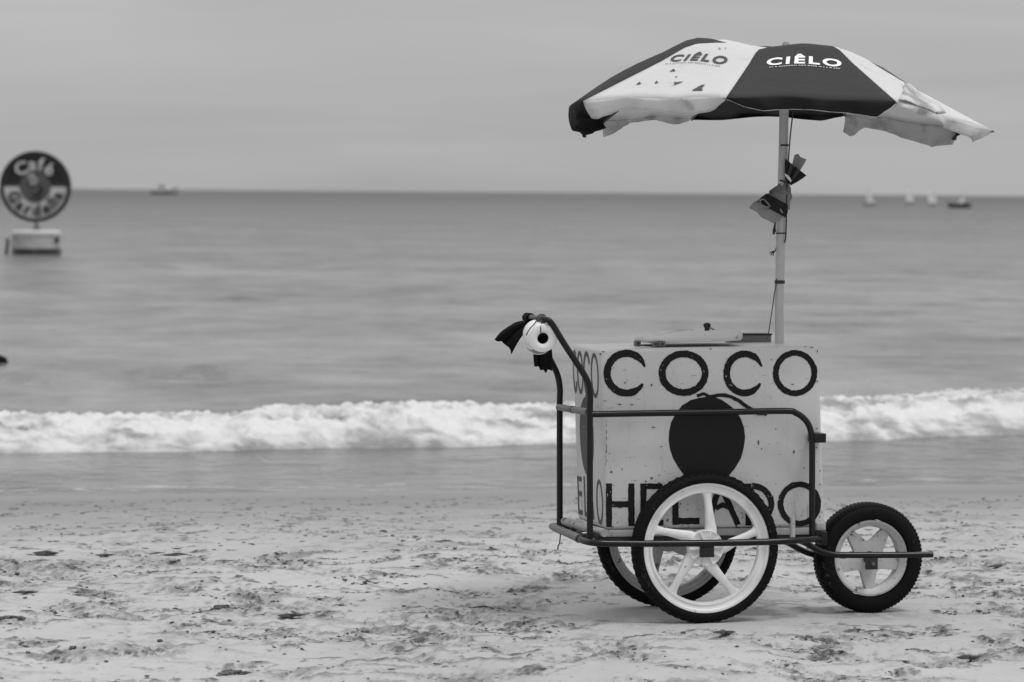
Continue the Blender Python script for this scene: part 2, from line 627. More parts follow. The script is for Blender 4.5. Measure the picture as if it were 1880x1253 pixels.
def shore_profile(t):
    s = np.clip((t - 13.0) / (SHORE_T - 13.0), 0, 6)
    return np.where(s < 1, -0.35 * s ** 1.25, np.maximum(-0.35 - (t - SHORE_T) * 0.056, -2.5))


Z = shore_profile(T)
dry = np.clip((20.2 - T) / 3.0, 0.0, 1.0)
rough_zone = np.clip((19.8 - T) / 6.0, 0.12, 1.0)
Z = Z + 0.016 * fbm(X * 1.1, Y * 0.9, 3) * dry + 0.007 * fbm(X * 4.5 + 9, Y * 3.2, 4) * rough_zone
patch = np.clip(fbm(X * 2.2 + 40, Y * 1.3 + 11, 4) * 1.5 + 0.02, 0, 1)
ridge = 1 - np.abs(fbm(X * 9 + 3, Y * 7 + 8, 4))
crumb = patch * np.clip(ridge - 0.62, 0, 1)
Z = Z + 0.018 * crumb * rough_zone
damp = np.clip(crumb * 1.5, 0, 0.5) * rough_zone


DENT, HEAP = np.zeros_like(Z), np.zeros_like(Z)


def lump(cx, cy, rx, ry, h, ang, d, jag=0.5):
    i0, i1 = np.searchsorted(ys, [cy - 3 * max(rx, ry), cy + 3 * max(rx, ry)])
    j0, j1 = np.searchsorted(xs, [cx - 3 * max(rx, ry), cx + 3 * max(rx, ry)])
    if i1 <= i0 or j1 <= j0:
        return
    x, y = X[i0:i1, j0:j1] - cx, Y[i0:i1, j0:j1] - cy
    ca, sa = math.cos(ang), math.sin(ang)
    u, v = (x * ca + y * sa) / rx, (-x * sa + y * ca) / ry
    q = np.sqrt(u * u + v * v) * (1 + jag * fbm(x * 22 + cx * 9, y * 22 + cy * 7, 3))
    k = np.exp(-np.clip(q, 0, 3) ** (5.0 if h > 0 else 3.0))
    hh = h * k * (1 + 0.5 * fbm(x * 45 + cy, y * 45 + cx, 2))
    if h < 0:
        DENT[i0:i1, j0:j1] = np.minimum(DENT[i0:i1, j0:j1], hh)
    else:
        HEAP[i0:i1, j0:j1] = np.maximum(HEAP[i0:i1, j0:j1], hh)
    damp[i0:i1, j0:j1] = np.maximum(damp[i0:i1, j0:j1], d * k)


CLODS = []


def near_wheel(x, y):
    p = CART_I @ Vector((x, y, 0))
    return -0.3 < p.x < 0.85 and -0.12 < p.y < 0.55


N_PRINT = 680
for i in range(N_PRINT):
    cy = random.uniform(9.4, 19.6)
    if random.random() < 0.25:
        cy = random.uniform(11.0, 14.0)
    half = 0.15 * cy + 0.5
    cx = random.uniform(-half, half) * 1.05
    if near_wheel(cx, cy):
        continue
    sc = random.uniform(0.6, 1.25) * (1.0 if cy < 15 else 0.8)
    a = random.uniform(0, math.pi)
    # a foot's dent, then the sand it threw up round one side
    lump(cx, cy, 0.060 * sc, 0.11 * sc, -0.016 * sc, a, 0.0, 0.3)
    side = random.uniform(0, 2 * math.pi)
    for k in range(random.randint(6, 15)):
        b = side + random.gauss(0, 0.75)
        q = random.uniform(0.04, 0.13) * sc
        s = random.uniform(0.005, 0.021) * sc * random.choice((0.6, 1, 1))
        lump(cx + q * math.cos(b), cy + q * math.sin(b), s * 1.7, s, (0.18 + 0.28 * random.random()) * s, random.uniform(0, 3), random.uniform(0.2, 1.0), 0.9)
    for k in range(random.randint(3, 11)):
        b = side + random.gauss(0, 0.7)
        q = random.gauss(0.095, 0.03) * sc
        CLODS.append((cx + q * math.cos(b), cy + q * math.sin(b), random.uniform(0.0015, 0.0055) * sc * random.choice((0.7, 1, 1.5))))
for i in range(800):       # loose ridges without prints
    cy = random.uniform(9.4, 18.5)
    half = 0.15 * cy + 0.5
    cx = random.uniform(-half, half)
    if near_wheel(cx, cy):
        continue
    lump(cx, cy, random.uniform(0.02, 0.10), random.uniform(0.008, 0.022), random.uniform(0.002, 0.007), random.gauss(0, 0.4), random.uniform(0.1, 0.9), 0.9)
Z = Z + DENT + HEAP
# ruts the wheels have just rolled in
P_loc = [CART_I @ Vector((0, 0, 0))]
ci, si = math.cos(CART_YAW), math.sin(CART_YAW)
lx = (X - CART_AT.x) * ci + (Y - CART_AT.y) * si
ly = -(X - CART_AT.x) * si + (Y - CART_AT.y) * ci
flat = np.exp(-(np.clip(np.abs(lx - 0.25) - 0.45, 0, 9) / 0.15) ** 2) * np.exp(-(np.clip(np.abs(ly - 0.23) - 0.32, 0, 9) / 0.12) ** 2)
Zflat = shore_profile(T) + 0.003 * fbm(X * 7, Y * 7, 3)
Z = Z * (1 - 0.85 * flat) + Zflat * 0.85 * flat
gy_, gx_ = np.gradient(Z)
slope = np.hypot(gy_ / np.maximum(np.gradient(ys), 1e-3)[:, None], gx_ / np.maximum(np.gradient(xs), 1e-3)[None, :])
damp = np.maximum(damp, np.clip((slope - 0.32) * 1.6, 0, 0.9) * (np.abs(X) < 3.3))       # steep faces darkened in colour, as shade and as damp under broken crust
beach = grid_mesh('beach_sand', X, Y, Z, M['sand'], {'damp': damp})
tag(beach, kind='structure')


def ground(x, y):
    i, j = np.clip(np.searchsorted(ys, y), 1, len(ys) - 1), np.clip(np.searchsorted(xs, x), 1, len(xs) - 1)
    return float(max(Z[i, j], Z[i - 1, j], Z[i, j - 1], Z[i - 1, j - 1]))


# ------------------------------------------------------------------ the sea
d = np.concatenate([np.linspace(19.6, 60, 420), np.geomspace(60.4, 600, 240), np.geomspace(620, 30000, 40)])
a = np.concatenate([np.linspace(-3.0, -0.26, 40), np.linspace(-0.25, 0.25, 420), np.linspace(0.26, 3.0, 40)])
A, D = np.meshgrid(a, d)
SX, SY = A * D, D + SHORE_K * A * np.minimum(D, 60)
ST = SY - SHORE_K * SX
fade = np.clip(1 - D / 260, 0, 1)
shallow = np.clip((ST - SHORE_T) / 6, 0.10, 1)
H = 0.030 * fbm(SX * 0.16, SY * 0.42, 3) + 0.016 * fbm(SX * 0.5 + 7, SY * 1.3, 3)
H = H * fade * shallow
# a low swell heaping up behind the breaker, stronger at the left
for (c0, amp, wid, x0, sp) in ((33.2, 0.11, 0.32, -3.7, 1.5), (31.8, 0.07, 0.3, -4.6, 1.0), (34.6, 0.05, 0.8, -5.0, 5.0), (33.0, 0.04, 0.6, 5.0, 3.5), (58, 0.09, 1.3, -7.0, 9.0), (80, 0.10, 1.8, -3, 18.0)):
    c = SY - 0.10 * SX + 0.8 * fbm(SX * 0.25 + c0, SY * 0.02, 3) - c0
    H = H + amp * np.exp(-(c / wid) ** 2) * np.exp(-((SX - x0) / sp) ** 2) * np.clip(0.8 + 1.1 * fbm(SX * 0.8 + c0, SY * 0.05, 2), 0, 2)
sea = grid_mesh('sea', SX, SY, SEA_Z + H, M['sea'])
tag(sea, kind='structure')

# the broken wave rolling in
wx = np.concatenate([np.linspace(-40, -6, 60), np.linspace(-5.9, 6.3, 1150), np.linspace(6.4, 40, 60)])
wv = np.linspace(0, 1, 110)
WX, WV = np.meshgrid(wx, wv)
toe = 24.55 + 0.345 * WX + 0.16 * fbm(WX * 0.7, WX * 0 + 2.2, 4)
depth = np.clip(2.7 + 0.16 * WX, 1.8, 4.5)
WY = toe + WV * depth
prof = np.clip(WV / 0.20, 0, 1) ** 0.55 * (1 - np.clip((WV - 0.45) / 0.5, 0, 1) ** 1.6)
crest = 0.205 + 0.012 * np.clip(WX, -4, 4) * 0.5 + 0.045 * fbm(WX * 0.6 + 5, WX * 0 + 7.7, 3)
bil = np.abs(fbm(WX * 2.3, WY * 2.3, 5, 0.55))
lumpy = (0.5 - bil) * 0.09 + 0.022 * fbm(WX * 9, WY * 7 + 3, 3)
WZ = prof * (crest + lumpy) - 0.035
foam = np.clip(1.15 - 1.2 * np.clip(WV - 0.52, 0, 1) * 2 - np.clip(bil - 0.45, 0, 1) * 0.9, 0, 1) * np.clip(WV / 0.03, 0.75, 1)
tag(grid_mesh('breaking_wave', WX, WY, SEA_Z + WZ, M['foam'], {'foam': foam}), kind='structure')

# ------------------------------------------------------------------ the cart
cart = empty('food_cart', CART_M)
tag(cart, 'white coconut ice cream cart on three wheels lettered COCO HELADO, standing on sand', 'cart')
BW0, BW1 = 0.055, 0.425
FT = [L(1101, 641, BW0), L(1504, 634.5, BW0), L(1515, 968, BW0), L(1111, 973, BW0)]      # TL TR BR BL of the near face
back = Vector((0, BW1 - BW0, 0))
mb = MB().hexa([FT[0], FT[1], FT[2], FT[3]], [p + back for p in FT])
cooler = mb.build('cooler_box', M['box'], cart, bevel=0.014, seg=4, smooth=60)
tag(cooler, 'off-white rusted cooler box painted COCO HELADO with a dark coconut')


def on_face(px, py, off=0.0012):
    p = L(px, py, BW0)
    p.y -= off
    return p


def on_left(f, py, off=0.0012):
    """f runs from the far edge (0) to the near edge (1) of the left end of the box"""
    z = L(1105, py, BW0).z
    k = (z - FT[3].z) / (FT[0].z - FT[3].z)
    p = FT[3].lerp(FT[0], k)
    return Vector((p.x - off, BW1 + (BW0 - BW1) * f, z))


def stroke(mb, pts, width, place, closed=False, jit=0.5, off=0.0012):
    """a painted brush stroke: a ribbon along pts (photo units) with slightly uneven edges"""
    n = len(pts)
    ws = width if isinstance(width, (list, tuple)) else [width] * n
    Lp, Rp = [], []
    for i in range(n):
        a, b = pts[(i - 1) % n if closed else max(i - 1, 0)], pts[(i + 1) % n if closed else min(i + 1, n - 1)]
        dx, dy = b[0] - a[0], b[1] - a[1]
        l = math.hypot(dx, dy) or 1
        nx, ny = -dy / l, dx / l
        w1, w2 = ws[i] / 2 + random.uniform(-jit, jit), ws[i] / 2 + random.uniform(-jit, jit)
        Lp.append(place(pts[i][0] + nx * w1, pts[i][1] + ny * w1, off))
        Rp.append(place(pts[i][0] - nx * w2, pts[i][1] - ny * w2, off))
    if closed:
        Lp.append(Lp[0]); Rp.append(Rp[0])
    mb.grid([Lp, Rp])


def arc(cx, cy, rx, ry, a0, a1, n=40):
    return [(cx + rx * math.cos(R(a0 + (a1 - a0) * i / n)), cy - ry * math.sin(R(a0 + (a1 - a0) * i / n))) for i in range(n + 1)]


def letter(strokes, place, mat, parent, name='painted_letter', jit=0.55):
    m = MB()
    for i, (pts, wd, cl) in enumerate(strokes):
        stroke(m, pts, wd, place, cl, jit, 0.0012 + 0.0004 * i)
    return m.build(name, mat, parent, smooth=0)


def taper(n, w, ends=(0.3, 0.3)):
    return [w * min(1, ends[0] + 6 * i / n, ends[1] + 6 * (n - i) / n) for i in range(n + 1)]


def dens(p, q, n=14):
    return [(p[0] + (q[0] - p[0]) * i / n, p[1] + (q[1] - p[1]) * i / n) for i in range(n + 1)]


C1 = arc(1150, 685.5, 35.5, 36.5, 18, 328, 80)
C2 = arc(1367, 686, 33, 36, 20, 330, 80)
O1 = arc(1255, 685.5, 39.5, 35.5, 0, 360, 80)[:-1]
O2 = arc(1459.5, 685.5, 35.5, 37, 0, 360, 80)[:-1]
letter([(C1, taper(80, 13.5, (0.25, 0.3)), False)], on_face, M['letter'], cooler)
letter([(O1, 12.8, True)], on_face, M['letter'], cooler)
letter([(C2, taper(80, 12.5, (0.25, 0.3)), False)], on_face, M['letter'], cooler)
letter([(O2, 10.8, True)], on_face, M['letter'], cooler)
hm = [
    [(dens((1118, 888), (1118, 968)), 11, False), (dens((1159, 888), (1159, 966)), 11.5, False), (dens((1122, 926), (1155, 926)), 11, False)],
    [(dens((1181, 888), (1181, 966)), 11.5, False), (dens((1186, 893), (1216, 893)), 10.5, False), (dens((1186, 926), (1208, 926)), 10, False), (dens((1186, 960), (1218, 960)), 10.5, False)],
    [(dens((1240, 890), (1240, 964)), 11.5, False), (dens((1244, 957), (1284, 957)), 12, False)],
    [(dens((1299, 964), (1322, 889)), 11, False), (dens((1322, 889), (1355, 964)), 10.5, False), (dens((1314, 934), (1326, 927)) + dens((1327, 927), (1341, 934)), 9, False)],
    [(dens((1374, 888), (1374, 965)), 11, False), (arc(1379, 926, 37, 34, 88, -88, 30), 11, False)],
    [(arc(1467.5, 925.5, 34.5, 36, 0, 360, 80)[:-1], 10.5, True)],
]
for s in hm:
    letter(s, on_face, M['letter'], cooler)
nut = [(1297, 729), (1283, 731), (1268, 735), (1252, 745), (1240, 760), (1232, 776), (1228, 793), (1227.5, 808), (1230, 824), (1236, 842), (1246, 860), (1258, 876), (1275, 889),
       (1297, 896), (1318, 890), (1335, 877), (1349, 860), (1360, 841), (1366, 822), (1368, 803), (1366, 786), (1360, 769), (1350, 754), (1338, 743), (1325, 734), (1312, 729)]
m = MB()
cpt = [on_face(1297, 800, 0.0010)]
m.add(cpt + [on_face(x + random.uniform(-.6, .6), y + random.uniform(-.6, .6), 0.0010) for x, y in nut], [(0, i + 1, (i + 1) % len(nut) + 1) for i in range(len(nut))])
pn = m.build('painted_coconut', M['coconut'], cooler, smooth=0)
stem = [[(dens((1279, 727), (1292, 723), 4) + dens((1292, 723), (1306, 731), 6), 6, False), (bez([(1300, 729, 0), (1330, 726, 0), (1354, 735, 0), (1376, 750, 0), (1392, 759, 0), (1408, 760, 0)], 5), 6.5, False)]]
letter([([(p[0], p[1]) for p in s[0]], s[1], s[2]) for s in stem[0]], lambda x, y, o: on_face(x, y, o + 0.0006), M['coconut'], cooler, 'painted_stem')


# chips and a split in the paint
chips = MB()
rc_ = random.Random(5)
for (x, y, lx_, ly_) in ((1392, 812, 3, 9), (1398, 824, 2, 4), (1147, 703, 3, 3), (1151, 700, 2, 2), (1126, 676, 2, 2), (1304, 641, 6, 2), (1196, 707, 4, 4), (1490, 638, 8, 2), (1500, 645, 2, 5), (1478, 637, 5, 2),
                          (1499, 787, 4, 2), (1137, 743, 6, 2), (1160, 743, 5, 2), (1199, 785, 7, 2), (1214, 820, 6, 1.5), (1243, 709, 2, 2), (1286, 711, 2, 3), (1271, 690, 2, 2), (1455, 706, 6, 2), (1416, 661, 3, 2),
                          (1424, 788, 3, 3), (1457, 830, 4, 6), (1499, 822, 3, 3), (1102, 650, 4, 4), (1107, 646, 6, 2), (1500, 700, 3, 4), (1142, 862, 2, 6), (1196, 878, 6, 5), (1185, 884, 4, 3), (1210, 873, 4, 2)):
    k_ = 7
    ring_ = [on_face(x + lx_ / 2 * math.cos(6.283 * j / k_) * rc_.uniform(0.6, 1.3), y + ly_ / 2 * math.sin(6.283 * j / k_) * rc_.uniform(0.6, 1.3), 0.0030) for j in range(k_)]
    chips.add(ring_, [tuple(range(k_))])
yy_ = 771
while yy_ < 856:
    l_ = rc_.uniform(3, 10)
    w_ = rc_.uniform(0.6, 1.8)
    x_ = 1112.5 + rc_.uniform(-1, 1)
    chips.add([on_face(x_ - w_ / 2, yy_, 0.003), on_face(x_ + w_ / 2, yy_ + 1, 0.003), on_face(x_ + w_ / 2.4, yy_ + l_, 0.003), on_face(x_ - w_ / 3, yy_ + l_, 0.003)], [(0, 1, 2, 3)])
    yy_ += l_ + rc_.uniform(0.5, 7)
tag(chips.build('paint_chips', M['chip'], cooler, smooth=0), kind='stuff')


# the same words on the left end, in greyer paint
def left_place(x, y, off):
    return on_left(x / 1000.0, y, off)


def lo(cx, cy, rx, ry, w, a0=0, a1=360):
    return (arc(cx, cy, rx, ry, a0, a1, 30)[:-1] if a1 - a0 == 360 else arc(cx, cy, rx, ry, a0, a1, 30), w, a1 - a0 == 360)


def left_letter(strokes):
    m = MB()
    for i, (pts, wd, cl) in enumerate(strokes):
        n = len(pts)
        # width differs along and across because the face is measured in thousandths one way
        Lp, Rp = [], []
        for k in range(n):
            a, b = pts[(k - 1) % n if cl else max(k - 1, 0)], pts[(k + 1) % n if cl else min(k + 1, n - 1)]
            dx, dy = (b[0] - a[0]) * 0.21, b[1] - a[1]
            l = math.hypot(dx, dy) or 1
            nx, ny = -dy / l / 0.21, dx / l
            Lp.append(left_place(pts[k][0] + nx * wd / 2, pts[k][1] + ny * wd / 2, 0.0012 + .0004 * i))
            Rp.append(left_place(pts[k][0] - nx * wd / 2, pts[k][1] - ny * wd / 2, 0.0012 + .0004 * i))
        if cl:
            Lp.append(Lp[0]); Rp.append(Rp[0])
        m.grid([Lp, Rp])
    return m.build('painted_letter', M['letter_grey'], cooler, smooth=0)


left_letter([lo(800, 692, 120, 38, 8)])
left_letter([lo(520, 692, 110, 38, 9, 30, 330)])
left_letter([lo(270, 692, 95, 37, 8)])
left_letter([lo(80, 692, 60, 37, 8, 30, 330)])
left_letter([(dens((60, 890), (60, 962)), 8, False), (dens((75, 894), (200, 894)), 9, False), (dens((75, 922), (190, 922)), 9, False), (dens((75, 957), (200, 957)), 9, False)])
left_letter([(dens((300, 886), (300, 962)), 9, False), (dens((315, 957), (420, 957)), 9, False)])
left_letter([(dens((470, 962), (540, 884)), 8, False), (dens((540, 884), (610, 962)), 8, False)])
left_letter([lo(840, 925, 100, 38, 8)])
m = MB()
nl = [(440 + 250 * math.cos(R(k * 12)), 808 - (72 if k < 15 else 76) * math.sin(R(k * 12))) for k in range(30)]
m.add([on_left(0.44, 808, 0.001)] + [left_place(x, y, 0.001) for x, y in nl], [(0, i + 1, (i + 1) % 30 + 1) for i in range(30)])
m.build('painted_coconut', M['letter_grey'], cooler, smooth=0)
letter([([(430 + 20 * k, 738 - 6 * math.sin(k)) for k in range(8)], 5, False)], left_place, M['letter_grey'], cooler, 'painted_stem')

# lid, hinge, knob and the upright sheet on top
TOPZ = (FT[0].z + FT[1].z) / 2
m = MB()
out = []
lx0, lx1 = L(1184, 630, 0.16).x, L(1361, 630, 0.16).x
zl = L(1190, 633, 0.16).z
for k in range(40):
    s = k / 40 * 2 * math.pi
    cxx, cyy = math.cos(s), math.sin(s)
    out.append((0.5 * (lx0 + lx1) + 0.5 * (lx1 - lx0) * math.copysign(abs(cxx) ** 0.45, cxx), 0.22 + 0.145 * math.copysign(abs(cyy) ** 0.45, cyy)))
z_at = lambda x: TOPZ + 0.010 + 0.010 * (x - lx0) / (lx1 - lx0)
th_at = lambda x: 0.017 + 0.012 * min(1, (x - lx0) / 0.12)
ring = lambda s, f: [(0.5 * (lx0 + lx1) + (x - 0.5 * (lx0 + lx1)) * s, 0.22 + (y - 0.22) * s, z_at(x) + th_at(x) * f) for x, y in out]
rings = [ring(0.97, 0.0), ring(1.0, 0.25), ring(1.0, 0.7), ring(0.97, 1.0), ring(0.6, 1.12)]
for r_ in rings:
    m.v += r_
for q in range(len(rings) - 1):
    for k in range(40):
        k2 = (k + 1) % 40
        m.f.append((q * 40 + k, q * 40 + k2, (q + 1) * 40 + k2, (q + 1) * 40 + k))
m.f.append(tuple(range(39, -1, -1)))
m.f.append(tuple((len(rings) - 1) * 40 + k for k in range(40)))
lid = m.build('lid', M['lid'], cart, smooth=50)
tag(lid, 'worn pale slab lid lying loosely on top of the box')
kx, ky = L(1298, 610, 0.2), L(1298, 602, 0.2)
MB().lathe_z([(0.0, 0.0), (0.008, 0.001), (0.0085, 0.012), (0.012, 0.016), (0.0125, 0.024), (0.008, 0.028), (0, 0.029)], 14, (kx.x, 0.2, z_at(kx.x) + th_at(kx.x))).build('knob', M['blackiron'], lid)
MB().tube(bez([(kx.x - 0.004, 0.2, kx.z + 0.008), (kx.x + 0.008, 0.2, kx.z + 0.014), (kx.x + 0.030, 0.2, kx.z + 0.006), (kx.x + 0.07, 0.205, kx.z - 0.008)], 6), [0.004 - 0.0001 * k for k in range(19)], 8).build('knob_lever', M['pipe_pale'], lid)
MB().tube([L(1255, 618, 0.3), L(1275, 615.5, 0.3), L(1295, 615, 0.3)], 0.0035, 8).build('lid_rod', M['blackiron'], lid)
for (x0, x1, zz) in ((1165.5, 1176, 12), (1198, 1208, 11), (1209, 1221, 12)):
    p, q = L(x0, 637.5, 0.09), L(x1, 637.5 - zz, 0.09)
    hb = MB().box((p.x, 0.082, TOPZ + 0.001), (q.x, 0.106, TOPZ + 0.019 + 0.001 * (zz - 11))).build('hinge', M['tube_grey'], cart, bevel=0.002)
    MB().tube([(0.5 * (p.x + q.x), 0.0785, TOPZ + 0.010), (0.5 * (p.x + q.x), 0.084, TOPZ + 0.010)], 0.0045, 8).build('bolt', M['blackiron'], hb)
p, q = L(1170, 636, 0.10), L(1220, 636, 0.10)
MB().box((p.x + 0.008, 0.10, TOPZ + 0.002), (q.x, 0.112, TOPZ + 0.007)).build('hinge_bar', M['blackiron'], cart)
p, q = L(1338, 636, 0.36), L(1414, 613.5, 0.36)
tr = MB().box((p.x, 0.345, TOPZ + 0.001), (q.x, 0.405, q.z - 0.003)).build('tray', M['tray'], cart, bevel=0.002)
MB().box((p.x - 0.002, 0.341, q.z - 0.003), (q.x + 0.002, 0.409, q.z + 0.002)).build('tray_edge', M['blackiron'], tr, bevel=0.001)

# tubes of the frame
TR = 0.0105
nw, fw = 0.0, 0.41
h0 = [L(1083, 992, nw), L(1083, 900, nw), L(1083, 760, nw), L(1083.5, 728, nw), L(1079, 702, nw), L(1066, 678, nw), L(1036, 632, nw), L(1016, 599, nw), L(1007, 588.5, nw)]
top = h0[-1]
hb_far = Vector((top.x + 0.002, 0.30, top.z - 0.004))
bar = [top, Vector((top.x - 0.012, nw + 0.03, top.z + 0.003)), Vector((top.x - 0.014, 0.15, top.z + 0.002)), Vector((top.x - 0.012, 0.27, top.z)), hb_far]
f0 = [Vector((p.x, fw, p.z)) for p in h0]
f0[5].y, f0[6].y, f0[7].y = 0.39, 0.35, 0.32
far = f0[:-1] + [hb_far]
path = bez(h0, 6)[:-1] + bez(bar, 6)[:-1] + bez(list(reversed(far)), 6)
tag(MB().tube(path, TR, 12).build('handle_tube', M['tube'], cart, smooth=60), 'bent dark steel tube making both push arms and the handlebar')
p0, p1 = L(1026, 748, fw), L(1080, 757, 0.012)
MB().tube([p0, p1], 0.0115, 12).build('cross_rail', M['tube_grey'], cart)
MB().tube([p0.lerp(p1, 0.46), p0.lerp(p1, 0.52)], 0.0128, 12).build('rail_joint', M['tube'], cart)
rl = [L(1085, 761, nw), L(1200, 759, nw), L(1330, 757, nw), L(1440, 755, nw), L(1462, 759, nw), L(1480, 773, nw), L(1489, 793, nw), L(1491, 815, nw), L(1491, 900, nw), L(1491, 985, nw)]
MB().tube(bez(rl, 6), TR, 12).build('guard_rail', M['tube'], cart, smooth=60)
q0, q1 = L(1496, 813, nw), L(1515, 796, nw)
MB().box((q0.x - 0.006, -0.012, q0.z), (q1.x, 0.075, q1.z)).build('rail_bracket', M['tube'], cart, bevel=0.002)
low = [L(1062, 989, 0.07), L(1074, 994, 0.0), L(1092, 997, -0.052), L(1125, 998, -0.06), L(1200, 998.5, -0.062), L(1300, 997.5, -0.062), L(1400, 995.5, -0.062), L(1455, 993, -0.055), L(1482, 991, -0.03), L(1508, 989, 0.0)]
MB().tube(bez(low, 6), 0.0112, 12).build('lower_rail', M['tube'], cart, smooth=60)
MB().tube([L(1017, 968.5, 0.46), L(1059, 987, 0.085)], 0.0132, 14).build('rail_sleeve', M['tube_grey'], cart)
MB().tube([L(1058, 986.5, 0.09), L(1063, 989.5, 0.06)], 0.0142, 14).build('rail_joint', M['tube_grey'], cart)
farlow = [Vector((p.x, 0.46 - p.y if k > 2 else 0.46 + 0.05 * (k - 1), p.z)) for k, p in enumerate(low)]
MB().tube(bez([L(1017, 968.5, 0.46)] + [Vector((p.x, 0.52, p.z)) for p in low[2:9]], 6), 0.0112, 12).build('lower_rail', M['tube'], cart, smooth=60)
MB().tube([L(1036, 957.5, 0.40), L(1110, 979, 0.035)], 0.0135, 14).build('cross_bar', M['pipe_pale'], cart)
MB().tube([L(1455, 951, -0.035), L(1455, 989, -0.045)], 0.0092, 12).build('socket_post', M['pipe_pale'], cart)
bl, br = L(1112, 973.5, BW0), L(1513, 968.5, BW0)
bl2, br2 = L(1114, 986, BW0), L(1513, 981.5, BW0)
dy = Vector((0, 0.022, 0))
for f0_, f1_ in ((0.0, 0.447), (0.4485, 1.0)):
    a0, a1, b0, b1 = bl.lerp(br, f0_), bl.lerp(br, f1_), bl2.lerp(br2, f0_), bl2.lerp(br2, f1_)
    MB().hexa([a0, a1, b1, b0], [a0 + dy, a1 + dy, b1 + dy, b0 + dy]).build('base_board', M['wood'], cart, bevel=0.0015)
for yy in (BW0 + 0.006, BW1 - 0.03):
    a0, a1 = L(1095, 986.6, BW0 + 0.006), L(1508, 982.2, BW0 + 0.006)
    MB().hexa([(a0.x, yy, a0.z), (a1.x, yy, a1.z), (a1.x, yy, a1.z - 0.016), (a0.x, yy, a0.z - 0.016)],
              [(a0.x, yy + 0.03, a0.z), (a1.x, yy + 0.03, a1.z), (a1.x, yy + 0.03, a1.z - 0.016), (a0.x, yy + 0.03, a0.z - 0.016)]).build('base_iron', M['blackiron'], cart, bevel=0.001)
q0, q1 = L(1504.5, 1001, 0.0), L(1517, 975.5, 0.0)
MB().box((q0.x, -0.014, q0.z), (q1.x, 0.05, q1.z)).build('corner_bracket', M['tube'], cart, bevel=0.002)
q0, q1 = L(1498, 974.5, 0.02), L(1516, 960, 0.02)
MB().box((q0.x, 0.016, q0.z), (q1.x, 0.053, q1.z)).build('corner_block', M['pipe_pale'], cart, bevel=0.003)
for k in range(3):
    a = L(1060, 975 + 4 * k, 0.10 + 0.03 * k)
    MB().tube(bez([a, a + Vector((0.015, -0.03, -0.012)), a + Vector((0.035, -0.06, 0.0)), a + Vector((0.05, -0.085, -0.006))], 5), 0.006, 8).build('tie_wire', M['string'], cart)
MB().tube(bez([L(1029, 979, 0.40), L(1028, 992, 0.40), L(1027, 999, 0.40), L(1024.5, 1003, 0.40), L(1024.5, 1010, 0.40)], 4), 0.0022, 6).build('loose_cord', M['string'], cart)
tie = L(1083, 762, nw)


